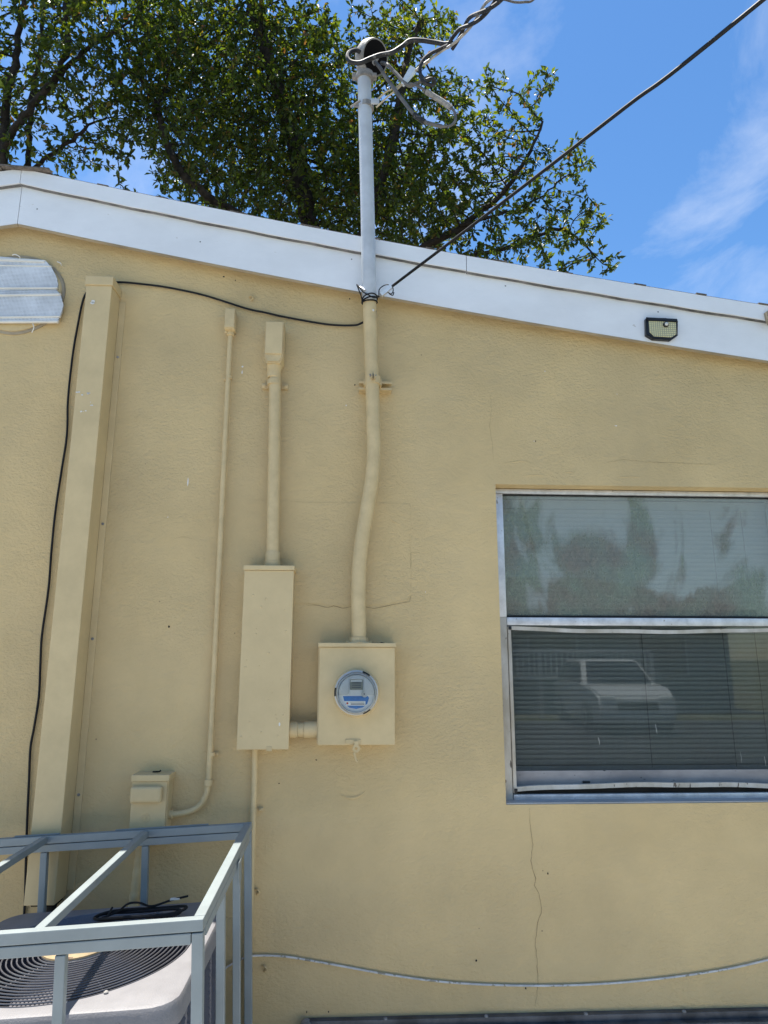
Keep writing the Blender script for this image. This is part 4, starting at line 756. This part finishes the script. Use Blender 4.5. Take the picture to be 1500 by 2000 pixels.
# ------------------------------------------------------------------ white cable low on the wall
tag(obj('white_cable', tube(B(), [(-.75, -.03, .49), (-0.525, -0.020, 0.367), (-0.446, -0.013, 0.408), (-0.387, -0.011, 0.435), (-0.339, -0.010, 0.443), (-0.224, -0.009, 0.437), (-0.068, -0.009, 0.411), (0.165, -0.009, 0.369), (0.360, -0.009, 0.342), (0.556, -0.009, 0.327), (0.793, -0.009, 0.320), (1.033, -0.009, 0.324), (1.276, -0.009, 0.341), (1.482, -0.009, 0.364), (1.649, -0.009, 0.393), (1.905, -0.009, 0.443), (2.6, -.009, .66)], .0038, 8, 6), 'whitecable', None, True),
    'grimy white cable drooping along the lower wall under the window', 'cable')

# ------------------------------------------------------------------ shutter track at the foot of the wall
tr = thing('wall_track', 'grey metal track fixed along the foot of the wall', 'metal track', (.9, 0, .2))
TX0 = -0.139
obj('track_base', box(B(), TX0, 2.7, -.030, -.001, .120, .228, .002), 'track', tr)
obj('track_lip', box(B(), TX0 + .01, 2.7, -.062, -.0305, .120, .206, .002), 'track', tr)
obj('end_roller', lathe(B(), (TX0 - .005, -.062, .210), (0, 1, 0), [(0, .017), (.006, .022), (.05, .022), (.058, .016)], 20), 'greycast', tr, True)
for k in range(7): screw((.15 + k*.38, -.026, .2285), .008, .006, tr, 'greycast', (0, 0, 1))

# ------------------------------------------------------------------ air conditioner (stands on a sunken pad, leaning with its cage)
TILT = R(2.6)
pad = tag(obj('equipment_pad', box(B(), -1.7, -.28, -1.25, -.04, -.02, .09, .01), 'concrete'), 'concrete pad under the air conditioner and its cage', 'pad')
ac = thing('air_conditioner', 'outdoor air conditioner condenser with round fan grille inside the metal cage', 'air conditioner', (-.80, -.60, .09))
HW = .378; AT = .700; ACX, ACY = -.806, -.606; CR = .075
def rrect(hw, r, n=6):
    p = []
    for cxs, cys, a0 in ((1, 1, 0), (-1, 1, 90), (-1, -1, 180), (1, -1, 270)):
        for k in range(n + 1):
            a = R(a0 + 90*k/n); p.append((cxs*(hw - r) + r*math.cos(a), cys*(hw - r) + r*math.sin(a)))
    return p
def loft(bm, rings, cap0=True, cap1=True):
    rs = [[bm.verts.new(p) for p in ring] for ring in rings]; n = len(rs[0])
    for a, b in zip(rs, rs[1:]):
        for k in range(n): bm.faces.new((a[k], a[(k+1) % n], b[(k+1) % n], b[k]))
    if cap0: bm.faces.new(rs[0][::-1])
    if cap1: bm.faces.new(rs[-1])
    return rs
def rr(hw, r, z): return [(ACX + x, ACY + y, z) for x, y in rrect(hw, r)]
bm = B(); loft(bm, [rr(HW - .022, CR - .02, .10), rr(HW - .022, CR - .02, AT - .055)], True, False); obj('coil_core', bm, 'ac_dark', ac, True)
bm = B(); loft(bm, [rr(HW - .004, CR, .095), rr(HW - .004, CR, .150), rr(HW - .02, CR, .152)], True, False); obj('base_pan', bm, 'ac', ac, True)
# louvred guard: short slots between upright ribs
bm = B(); out = rrect(HW - .008, CR - .006, 5); per = []
P2 = out + [out[0]]; ln = [0]
for a, b in zip(P2, P2[1:]): ln.append(ln[-1] + math.dist(a, b))
def on(s):
    s %= ln[-1]
    for i in range(len(ln) - 1):
        if ln[i] <= s <= ln[i+1]:
            t = (s - ln[i])/max(1e-9, ln[i+1] - ln[i]); a, b = P2[i], P2[i+1]; tx, ty = b[0] - a[0], b[1] - a[1]; q = math.hypot(tx, ty)
            return a[0] + tx*t, a[1] + ty*t, ty/q, -tx/q
NC = 26; cell = ln[-1]/NC
for c in range(NC):
    s0, s1 = c*cell + .012, (c + 1)*cell - .012
    for k in range(24):
        z = .165 + k*.0205; pr = None
        for q in range(4):
            x, y, nx, ny = on(s0 + (s1 - s0)*q/3)
            cu = [bm.verts.new((ACX + x + nx*d, ACY + y + ny*d, zz_)) for d, zz_ in ((.006, z), (-.010, z + .010), (-.010, z + .0125), (.007, z + .0022))]
            if pr:
                for e_ in range(4): bm.faces.new((pr[e_], pr[(e_+1) % 4], cu[(e_+1) % 4], cu[e_]))
            pr = cu
obj('louver_slats', bm, 'louver', ac, kind='stuff')
for c in range(NC):
    bm = B(); pr = None
    for q in range(3):
        x, y, nx, ny = on(c*cell - .014 + .028*q/2)
        cu = [bm.verts.new((ACX + x + nx*d, ACY + y + ny*d, zz_)) for d, zz_ in ((.004, .15), (.004, AT - .05), (-.012, AT - .05), (-.012, .15))]
        if pr:
            for e_ in range(4): bm.faces.new((pr[e_], pr[(e_+1) % 4], cu[(e_+1) % 4], cu[e_]))
        else: bm.faces.new(cu)
        pr = cu
    bm.faces.new(pr[::-1]); obj('louver_rib', bm, 'louver', ac)
# top cover with its round opening
GR = .325
bm = B(); o_r = rrect(HW - .012, CR - .01, 6); n = 56; hole = []; outer = []
def rray(h, r, a):
    c, q = math.cos(a), math.sin(a); t = h/max(abs(c), abs(q)); x, y = t*c, t*q; k = h - r
    if abs(x) > k and abs(y) > k:                          # on a rounded corner
        sx_, sy_ = math.copysign(k, x), math.copysign(k, y); b_ = c*sx_ + q*sy_; t = b_ + math.sqrt(max(0, b_*b_ - (2*k*k - r*r))); x, y = t*c, t*q
    return x, y
top = [[bm.verts.new((ACX + p_[0], ACY + p_[1], z)) for p_ in [rray(h, r, 2*math.pi*(k_ + .5)/120) for k_ in range(120)]] for h, r, z in ((HW, CR, AT - .062), (HW, CR, AT - .014), (HW - .004, CR - .002, AT - .004), (HW - .014, CR - .008, AT))]
n = len(top[0])
for a, b in zip(top, top[1:]):
    for k in range(n): bm.faces.new((a[k], a[(k+1) % n], b[(k+1) % n], b[k]))
h1 = []; h2 = []
for k in range(n):
    v = top[-1][k].co; a = math.atan2(v.y - ACY, v.x - ACX)
    h1.append(bm.verts.new((ACX + (GR + .006)*math.cos(a), ACY + (GR + .006)*math.sin(a), AT))); h2.append(bm.verts.new((ACX + GR*math.cos(a), ACY + GR*math.sin(a), AT - .03)))
for k in range(n):
    j = (k + 1) % n; bm.faces.new((top[-1][k], top[-1][j], h1[j], h1[k])); bm.faces.new((h1[k], h1[j], h2[j], h2[k]))
obj('top_cover', bm, 'ac', ac, True)
for p in ((-.30, -HW, AT - .035), (.24, -HW, AT - .035), (HW, -.2, AT - .035), (HW, .2, AT - .035)):
    ax_ = (0, -1, 0) if abs(p[1] + HW) < 1e-6 else (1, 0, 0); screw((ACX + p[0], ACY + p[1], p[2]), .006, .004, ac, 'greycast', ax_)
obj('fan_shroud', lathe(B(), (ACX, ACY, AT - .03), (0, 0, -1), [(0, GR - .001), (.16, GR - .03), (.30, GR - .04)], 40, False), 'ac_dark', ac, True)
gr = obj('fan_grille', lathe(B(), (ACX, ACY, AT + .010), (0, 0, 1), [(-.003, .097), (.0, .101), (.0035, .100)], 36, True), 'grille', ac, True)
for k in range(17):
    r = .1075 + k*.0136; z = AT + .010 - .012*((r - .07)/.255)**2
    bm = B(); tube(bm, [(ACX + r*math.cos(2*math.pi*i/56), ACY + r*math.sin(2*math.pi*i/56), z) for i in range(57)], .0023, 6, 1, cap=False); obj('grille_ring', bm, 'grille', gr, True)
for k in range(6):
    a = R(-58 + 60*k); pts = []
    for i in range(9):
        r = .066 + (.346 - .066)*i/8; pts.append((ACX + r*math.cos(a), ACY + r*math.sin(a), AT + .0055 - .012*((min(r, .33) - .07)/.255)**2 + (.003 if r > .33 else 0)))
    obj('grille_spoke', tube(B(), pts, .0032, 6, 1), 'grille', gr, True)
    x, y = ACX + (GR + .013)*math.cos(a), ACY + (GR + .013)*math.sin(a); screw((x, y, AT + .0005), .006, .006, gr, 'greycast', (0, 0, 1))
obj('motor_plate', lathe(B(), (ACX, ACY, AT + .0145), (0, 0, 1), [(-.001, .100), (.003, .099), (.0045, .095), (.0045, .062), (.006, .060), (.006, .001)], 40), 'rusty', ac, True)
obj('fan_motor', lathe(B(), (ACX, ACY, AT + .0), (0, 0, -1), [(0, .055), (.11, .055), (.12, .045)], 24), 'ac_dark', ac, True)
fan = obj('fan_hub', lathe(B(), (ACX, ACY, AT - .12), (0, 0, -1), [(0, .06), (.04, .06)], 24), 'ac_dark', ac, True)
for k in range(3):
    bm = B(); a0 = R(20 + 120*k); rows = []
    for i in range(7):
        r = .055 + .20*i/6; sw = R(38 + 10*math.sin(i*.5)); row = []
        for j in range(7):
            a = a0 + sw*(j/6 - .5)*1.6 + .12*(i/6); row.append(bm.verts.new((ACX + r*math.cos(a), ACY + r*math.sin(a), AT - .145 + .06*(j/6 - .5)*(-1) + .008*math.sin(j))))
        rows.append(row)
    for a, b in zip(rows, rows[1:]):
        for j in range(6): bm.faces.new((a[j], a[j+1], b[j+1], b[j]))
    obj('fan_blade', bm, 'louver', fan, True)
coil = thing('cable_coil', 'loose coil of black cable lying on the air conditioner top', 'cable', (-.72, -.42, AT))
for k in range(2):
    pts = []
    for i in range(23):
        t = i/22*2*math.pi; pts.append((-.690 + (.135 + .010*k)*math.cos(t) + .006*k, -.400 + (.035 + .008*k)*math.sin(t + .3*k), AT + .024 + .005*k + .003*math.sin(3*t + k)))
    obj('loop', tube(B(), pts, .0046, 7, 2), 'black', coil, True)
obj('cable_end', tube(B(), [(-.80, -.43, AT + .030), (-.76, -.40, AT + .036), (-.735, -.375, AT + .050), (-.70, -.37, AT + .050), (-.66, -.36, AT + .034), (-.60, -.345, AT + .044), (-.545, -.34, AT + .052)], .0036, 7, 5), 'black', coil, True)
obj('cable_tie', tube(B(), [(-.785, -.43, AT + .02), (-.78, -.42, AT + .040), (-.775, -.405, AT + .052)], .0036, 6, 3), 'black', coil, True)
obj('white_tag', box(B(), -.603, -.572, -.352, -.338, AT + .045, AT + .049), 'chip', coil)

# ------------------------------------------------------------------ cage round the air conditioner
RX, RY, TZ = -.360, -.120, .940                            # right rear top corner
cage = thing('air_conditioner_cage', 'grey painted aluminium security cage around the air conditioner', 'cage', (RX, RY, TZ))
LEN, DEP, S_ = 1.30, .978, .0265
def cbar(name, x0, x1, y0, y1, z0, z1): return obj(name, box(B(), RX + x0, RX + x1, RY + y0, RY + y1, TZ + z0, TZ + z1, .0022, 2), 'cage', cage)
for yy in (0, -DEP + S_):
    cbar('top_rail', -LEN, 0, yy - S_, yy, -S_, 0); cbar('lower_rail', -LEN + S_, -S_ - .002, yy - S_ + .001, yy - .001, -2*S_ - .001, -S_ - .0025)
for xx in (0, -LEN + S_):
    cbar('side_rail', xx - S_, xx, -DEP + S_ + .0015, -S_ - .0015, -S_, 0); cbar('lower_side_rail', xx - S_ + .001, xx - .001, -DEP + 2*S_, -S_ - .03, -2*S_ - .001, -S_ - .0025)
for xx in (-.375, -.735): cbar('cross_bar', xx - .0235, xx, -DEP + S_ + .0012, -S_ - .0012, -.0235, -.0012)
for xx, yy in ((0, 0), (0, -DEP + S_), (-LEN + S_, 0), (-LEN + S_, -DEP + S_)): cbar('corner_post', xx - S_, xx, yy - S_, yy, -.93, -S_ - .003)
for xx in (-.375, -.735, -1.08):
    cbar('upright', xx - .0235, xx, -.025, -.0015, -.93, -2*S_ - .003)
for xx in (-.315, -.69, -1.05): cbar('upright', xx - .0235, xx, -DEP + .0015, -DEP + .025, -.93, -2*S_ - .003)
for yy in (-.30, -.62): cbar('upright', -.025, -.0015, yy - .0235, yy, -.93, -2*S_ - .003)
p = cbar('hinge_plate', .0005, .006, -.40, -.34, -.10, -.035)
for q, (a, b) in enumerate(((-.50, -.06), (-.86, -.60))): cbar('weld_strip', a, b - .10, -.012, .0005, .0006, .004)
cage.rotation_euler = (0, -TILT, R(1.2))
for o, c in ((ac, 1), (coil, 1)):
    piv = Vector((RX, RY, TZ)); rm = Matrix.Rotation(-TILT, 3, 'Y'); o.location = piv + rm @ (Vector(o.location) - piv) + Vector((0, 0, .012)); o.rotation_euler = (0, -TILT, 0)
tag(ac, ac['label'], ac['category'])

# ------------------------------------------------------------------ trees behind the house
def grow_tree(name, label, seeds, clumps, leafy, seed, leaf_len=.094, dens=255):
    """space colonisation: limbs given by polylines, twigs grown into the leaf clumps"""
    g = np.random.default_rng(seed); att = []
    for (x, y, z), r, f in clumps:
        k = int(dens*f*4.19*r**3) + 6; d = g.normal(size=(k, 3)); d /= np.linalg.norm(d, axis=1)[:, None]
        rad = r*g.random(k)**(1/2.4); att.append(np.array([x, y, z]) + d*rad[:, None]*np.array([1, 1.15, .85]))
    att = np.concatenate(att); step = .095; dk = .13; di = 1.1
    pos = []; par = []
    for pl, parent_pl in seeds:
        P = smooth_path(pl, 8); last = -1
        if parent_pl is not None:
            last = int(np.argmin([((np.array(q) - np.array(P[0]))**2).sum() for q in pos]))
        for a, b in zip(P, P[1:]):
            k = max(1, int((b - a).length/step))
            for i in range(k):
                p = a.lerp(b, i/k) + Vector(g.normal(size=3)*.012)
                pos.append(tuple(p)); par.append(last); last = len(pos) - 1
    pos = np.array(pos); par = list(par)
    best = np.full(len(att), 1e9); bi = np.zeros(len(att), int); new0 = 0
    for it in range(130):
        nw = pos[new0:]; new0n = len(pos)
        for c in range(0, len(nw), 400):
            d = np.sqrt(((att[:, None, :] - nw[None, c:c+400, :])**2).sum(2)); j = d.argmin(1); dm = d[np.arange(len(att)), j]; u = dm < best
            best[u] = dm[u]; bi[u] = new0 + c + j[u]
        keep = best > dk; att = att[keep]; best = best[keep]; bi = bi[keep]
        if len(att) == 0: break
        act = best < (di if it > 6 else 1.4)
        if not act.any(): break
        dirs = att[act] - pos[bi[act]]; dirs /= np.linalg.norm(dirs, axis=1)[:, None]
        idx = np.unique(bi[act]); acc = np.zeros((len(idx), 3)); np.add.at(acc, np.searchsorted(idx, bi[act]), dirs)
        acc += g.normal(size=acc.shape)*.25; acc /= np.linalg.norm(acc, axis=1)[:, None] + 1e-9
        new = pos[idx] + acc*step
        new0 = new0n; pos = np.concatenate([pos, new]); par += idx.tolist()
        if len(pos) > 60000: break
    par = np.array(par); n = len(pos); cnt = np.zeros(n); kids = np.zeros(n, int)
    for i in range(n - 1, -1, -1):
        if kids[i] == 0: cnt[i] = 1
        if par[i] >= 0: cnt[par[i]] += cnt[i]; kids[par[i]] += 1
    rad = np.minimum(.0042*cnt**.46, .20)
    # wood
    V = []; Fc = []; ns = np.where(rad > .02, 7, np.where(rad > .008, 4, 3)); vi = 0
    for i in range(n):
        q = par[i]
        if q < 0: continue
        d = pos[i] - pos[q]; l = np.linalg.norm(d)
        if l < 1e-6: continue
        d /= l; u = np.cross(d, [.31, .2, .93]); u /= np.linalg.norm(u) + 1e-9; v = np.cross(d, u); k = ns[i]
        a = np.arange(k)*2*math.pi/k; cs = np.cos(a)[:, None]*u + np.sin(a)[:, None]*v
        V.append(pos[q] - d*rad[i]*.4 + cs*min(rad[q], rad[i]*1.25)); V.append(pos[i] + d*rad[i]*.4 + cs*rad[i])
        for s in range(k): Fc.append((vi + s, vi + (s + 1) % k, vi + k + (s + 1) % k, vi + k + s))
        vi += 2*k
    V = np.concatenate(V)
    base = pos[0].copy(); base[2] = 0
    t = thing(name, label, 'tree', tuple(base), 'large trees behind the house')
    me = bpy.data.meshes.new('trunk'); me.from_pydata((V - base).tolist(), [], Fc); me.materials.append(M['bark']); me.polygons.foreach_set('use_smooth', [True]*len(me.polygons))
    o = bpy.data.objects.new('trunk', me); COL.objects.link(o); o.parent = t
    # leaves: rosettes on the thin twigs
    tw_ = np.where((cnt <= leafy) & (par >= 0))[0]; dirn = pos[tw_] - pos[par[tw_]]; dirn /= np.linalg.norm(dirn, axis=1)[:, None] + 1e-9
    tips = kids[tw_] == 0; num = np.where(tips, 9, np.where(cnt[tw_] <= 3, 5, 3)); rep = np.repeat(np.arange(len(tw_)), num); m = len(rep)
    D = dirn[rep]; rv = g.normal(size=(m, 3)); rv /= np.linalg.norm(rv, axis=1)[:, None]
    ld = D*g.uniform(.1, .9, (m, 1)) + rv*.85 + np.array([0, 0, -.12]); ld /= np.linalg.norm(ld, axis=1)[:, None]
    base_p = pos[tw_][rep] - D*g.uniform(0, .07, (m, 1)) + g.normal(size=(m, 3))*.012
    upv = np.array([0, 0, 1.0]) + g.normal(size=(m, 3))*.45; sd = np.cross(ld, upv); sd /= np.linalg.norm(sd, axis=1)[:, None] + 1e-9; nn = np.cross(sd, ld)
    ll = leaf_len*g.uniform(.45, 1.35, (m, 1)); lw = ll*g.uniform(.17, .27, (m, 1))
    b0 = base_p; tip = base_p + ld*ll - nn*ll*.10; mid = base_p + ld*ll*.58
    Lf = mid + sd*lw + nn*lw*.35; Rt = mid - sd*lw + nn*lw*.35
    VV = np.stack([b0, Lf, tip, Rt], 1).reshape(-1, 3) - base
    me = bpy.data.meshes.new('crown'); me.vertices.add(m*4); me.vertices.foreach_set('co', VV.ravel())
    tri = np.array([0, 2, 1, 0, 3, 2])[None] + 4*np.arange(m)[:, None]; me.loops.add(m*6); me.loops.foreach_set('vertex_index', tri.ravel().astype(np.int32))
    me.polygons.add(m*2); me.polygons.foreach_set('loop_start', (np.arange(m*2)*3).astype(np.int32)); me.update(calc_edges=True); me.validate()
    me.materials.append(M['leaf']); o = bpy.data.objects.new('crown', me); COL.objects.link(o); o.parent = t; o['kind'] = 'stuff'
    print(name, 'nodes', n, 'leaves', m, 'left', len(att)); return t
TB = [
 ([(0.2, 7.2, 0), (0.15, 7.0, 2.5), (0.0, 6.6, 4.4), (-0.301, 6.200, 6.527)], None),
 ([(-0.301, 6.200, 6.527), (-0.979, 6.000, 7.452), (-1.874, 5.600, 7.712), (-2.494, 5.400, 8.260), (-2.848, 5.400, 9.322)], 0),
 ([(-0.379, 6.200, 6.688), (-0.702, 6.100, 7.952), (-0.959, 6.000, 9.261), (-1.364, 5.800, 10.505), (-1.815, 5.800, 12.002)], 0),
 ([(-0.267, 6.200, 6.691), (0.200, 5.700, 7.618), (0.547, 5.400, 8.806), (0.727, 5.300, 10.009), (0.983, 5.200, 10.716)], 0),
 ([(-0.228, 6.200, 6.610), (0.789, 5.800, 7.136), (1.628, 5.500, 7.529), (2.255, 5.300, 8.134), (2.705, 5.200, 9.064)], 0),
 ([(-0.153, 6.200, 6.572), (1.241, 5.900, 7.051), (2.245, 5.700, 7.282), (2.965, 5.600, 7.485), (3.513, 5.500, 6.837)], 0),
 ([(1.482, 5.500, 7.443), (2.408, 5.400, 7.729), (2.942, 5.300, 8.121), (3.285, 5.300, 8.382)], 0),
 ([(-1.874, 5.600, 7.712), (-2.932, 5.200, 7.532), (-3.111, 5.100, 7.832), (-3.041, 5.100, 8.462)], 0)]
CB = [((2.593, 5.200, 9.484), .30, 1.2), ((2.288, 5.300, 8.966), .42, 1), ((3.269, 5.300, 8.356), .20, 1.6), ((2.916, 5.300, 8.325), .36, 1.2), ((3.194, 5.400, 7.516), .40, 1.1), ((3.623, 5.500, 6.864), .20, 1.8), ((3.380, 5.500, 7.030), .22, 1.3), ((2.642, 5.500, 7.485), .55, .9), ((2.904, 5.500, 6.935), .35, 1), ((2.000, 5.600, 7.208), .65, 1), ((1.536, 5.500, 8.262), .70, 1), ((2.100, 5.400, 8.206), .55, 1), ((1.863, 5.300, 9.458), .42, .9), ((1.208, 5.400, 9.176), .6, .9),
 ((0.942, 5.800, 7.799), .85, 1), ((0.275, 5.900, 8.614), .95, 1), ((-0.631, 6.000, 8.396), .95, 1), ((-0.586, 5.900, 10.001), .85, .9), ((0.474, 5.400, 10.010), .60, .9), ((1.143, 5.300, 10.611), .36, .9), ((0.768, 5.300, 10.725), .40, .8), ((-0.769, 5.900, 11.114), .55, .55), ((-1.525, 5.800, 10.682), .75, 1), ((-1.555, 5.900, 9.235), 1.0, 1.05), ((-2.286, 5.600, 9.980), .85, 1), ((-2.269, 5.600, 8.434), .75, 1), ((-2.836, 5.400, 9.153), .65, .9), ((-2.856, 5.600, 10.761), .75, .8), ((-1.425, 5.900, 7.866), .7, .9), ((-0.018, 6.000, 7.737), .7, .9), ((0.172, 5.400, 10.712), .35, .6),
 ((-1.762, 5.800, 12.600), 1.0, .55), ((-3.271, 5.600, 12.342), 1.0, .5), ((-0.486, 5.900, 12.914), .7, .4)]
CB += [((p[0]*1.13 + .05, p[1] + 1.1, 1.55 + (p[2] - 1.55)*1.13), r_*1.0, f_*.8) for p, r_, f_ in CB[13:30]]
grow_tree('evergreen_tree', 'wide evergreen tree crown rising behind the roof at the middle', TB, CB, 14, 3)
TA = [
 ([(-5.4, 6.3, 0), (-5.2, 6.1, 3.0), (-5.0, 5.8, 5.5), (-4.778, 5.500, 7.372)], None),
 ([(-4.778, 5.500, 7.372), (-4.776, 5.400, 8.004), (-4.761, 5.300, 9.133), (-4.727, 5.300, 10.064), (-4.753, 5.300, 11.212)], 0),
 ([(-4.778, 5.500, 7.372), (-4.643, 5.200, 8.161), (-4.338, 5.000, 8.511), (-3.978, 4.900, 8.949), (-3.598, 4.900, 9.493), (-2.871, 5.000, 10.226)], 0),
 ([(-4.682, 5.600, 7.290), (-4.483, 5.500, 8.015), (-4.550, 5.500, 8.829), (-4.532, 5.500, 9.850), (-4.553, 5.500, 11.098)], 0),
 ([(-4.007, 4.900, 8.907), (-3.811, 4.800, 9.337), (-3.887, 4.800, 9.986), (-3.887, 4.800, 10.830)], 0),
 ([(-4.472, 5.500, 8.096), (-3.975, 5.300, 8.274), (-3.560, 5.200, 8.607)], 0)]
CA = [((-4.617, 5.300, 10.157), .55, .8), ((-3.737, 5.000, 9.139), .65, .9), ((-4.566, 5.200, 8.843), .42, .8), ((-3.489, 5.200, 8.570), .55, .95), ((-3.967, 5.300, 8.195), .45, .8), ((-3.240, 5.000, 9.658), .7, .9), ((-3.848, 4.900, 10.017), .55, .8), ((-5.696, 5.300, 9.586), 1.0, .6), ((-4.547, 5.300, 11.869), 1.1, .5), ((-4.504, 5.300, 8.172), .35, .7), ((-3.117, 5.200, 9.036), .5, .9), ((-6.110, 5.500, 8.269), .9, .6)]
grow_tree('evergreen_tree', 'evergreen tree with dark leaning limbs above the roof ridge at the left', TA, CA, 14, 11, .094, 275)

# ------------------------------------------------------------------ what the window reflects: behind the camera
car = thing('parked_car', 'white car parked behind the viewer, seen reflected in the lower window pane', 'car', (6.0, -12.9, .004))
def cprof(bm, prof, ws):
    """side profile (x, z) with a half width for every point"""
    a = [bm.verts.new((x, -wd_, z)) for (x, z), wd_ in zip(prof, ws)]; b = [bm.verts.new((x, wd_, z)) for (x, z), wd_ in zip(prof, ws)]; n = len(prof)
    bm.faces.new(a); bm.faces.new(b[::-1])
    for i in range(n): bm.faces.new((a[i], b[i], b[(i+1) % n], a[(i+1) % n]))
    return bm
ORG[car.name] = Vector((0, 0, 0))
bm = cprof(B(), [(-2.2, .32), (-2.25, .62), (-2.18, .92), (-1.2, .98), (.95, .98), (1.75, .92), (2.15, .78), (2.22, .5), (2.15, .26), (1.6, .2), (-1.8, .2)], [.8, .86, .84, .86, .86, .82, .74, .76, .76, .8, .8]); bmesh.ops.bevel(bm, geom=list(bm.edges), offset=.05, segments=2, affect='EDGES'); obj('body', bm, 'car_white', car, True)
bm = cprof(B(), [(-2.0, .96), (-1.75, 1.40), (-1.45, 1.50), (.10, 1.50), (.30, 1.45), (.98, .96)], [.80, .64, .62, .62, .63, .78]); bmesh.ops.bevel(bm, geom=list(bm.edges), offset=.03, segments=2, affect='EDGES'); cabin = obj('cabin', bm, 'car_white', car, True)
for s in (-1, 1):
    bm = B(); f = [bm.verts.new(p) for p in ((-1.85, s*.795, 1.02), (-.62, s*.803, 1.02), (-.62, s*.655, 1.43), (-1.62, s*.655, 1.42))]; bm.faces.new(f); obj('side_window', bm, 'car_glass', cabin)
    bm = B(); f = [bm.verts.new(p) for p in ((-.54, s*.803, 1.02), (.80, s*.803, 1.02), (.22, s*.66, 1.43), (-.54, s*.655, 1.43))]; bm.faces.new(f); obj('side_window', bm, 'car_glass', cabin)
bm = B(); bm.faces.new([bm.verts.new(p) for p in ((1.0, -.70, 1.0), (1.0, .70, 1.0), (.36, .56, 1.455), (.36, -.56, 1.455))]); obj('windscreen', bm, 'car_glass', cabin)
bm = B(); bm.faces.new([bm.verts.new(p) for p in ((-2.03, -.70, 1.0), (-1.80, -.56, 1.42), (-1.80, .56, 1.42), (-2.03, .70, 1.0))]); obj('rear_window', bm, 'car_glass', cabin)
for x in (-1.35, 1.35):
    for s in (-1, 1):
        wl = obj('wheel', lathe(B(), (x, s*.66, .32), (0, s, 0), [(0, .30), (.02, .32), (.20, .32), (.215, .29), (.215, .2)], 24), 'tyre', car, True); obj('rim', lathe(B(), (x, s*.66, .32), (0, s, 0), [(.19, .2), (.221, .19), (.21, .05)], 20), 'alu', wl, True)
for s in (-1, 1):
    obj('headlight', box(B(), 1.98, 2.20, s*.58 - .14, s*.58 + .14, .62, .78, .03), 'clear' if False else 'meter_white', car, True); obj('tail_light', box(B(), -2.285, -2.10, s*.70 - .12, s*.70 + .12, .66, .88, .03), 'red_lens', car, True)
obj('grille', box(B(), 2.12, 2.235, -.40, .40, .52, .68, .02), 'plastic_black', car)
car.rotation_euler = (0, 0, R(96))
nh = thing('neighbour_house', 'low pale house across the drive, seen only as a reflection', 'house', (3, -19, 0))
obj('wall', box(B(), -4, 11, -23, -16.5, 0, 2.75), 'neighbour', nh)
bm = B(); loft(bm, [[(-4.5, -15.8, 2.70), (11.5, -15.8, 2.70), (11.5, -23.7, 2.70), (-4.5, -23.7, 2.70)], [(-4.5, -15.8, 2.86), (11.5, -15.8, 2.86), (11.5, -23.7, 2.86), (-4.5, -23.7, 2.86)], [(-1, -19.7, 4.2), (8, -19.7, 4.2), (8, -19.8, 4.2), (-1, -19.8, 4.2)]]); obj('roof', bm, 'neigh_roof', nh)
for x in (-2, 2.0, 5.8, 9):
    wn_ = obj('window', box(B(), x - .75, x + .75, -16.53, -16.46, 1.0, 2.2, .02), 'whitewood', nh); obj('pane', box(B(), x - .66, x + .66, -16.455, -16.445, 1.07, 2.13), 'car_glass', wn_)
obj('door', box(B(), 3.5, 4.4, -16.52, -16.46, 0, 2.1, .01), 'whitewood', nh)
rl = thing('porch_railing', 'white balustrade in front of the reflected house', 'railing', (4, -15, 0))
obj('hand_rail', box(B(), 2, 8, -15.04, -14.96, 1.66, 1.74), 'whitewood', rl); obj('foot_rail', box(B(), 2, 8, -15.03, -14.97, 1.0, 1.06), 'whitewood', rl)
bm0 = None
for k in range(41):
    if bm0 is None: bm0 = obj('baluster', box(B(), 2.0, 2.05, -15.025, -14.975, 1.06, 1.66), 'whitewood', rl)
    else: o = bm0.copy(); COL.objects.link(o); o.location.x += k*.149
for x in (2, 5, 8): obj('post', box(B(), x - .05, x + .05, -15.05, -14.95, 0, 1.66), 'whitewood', rl)
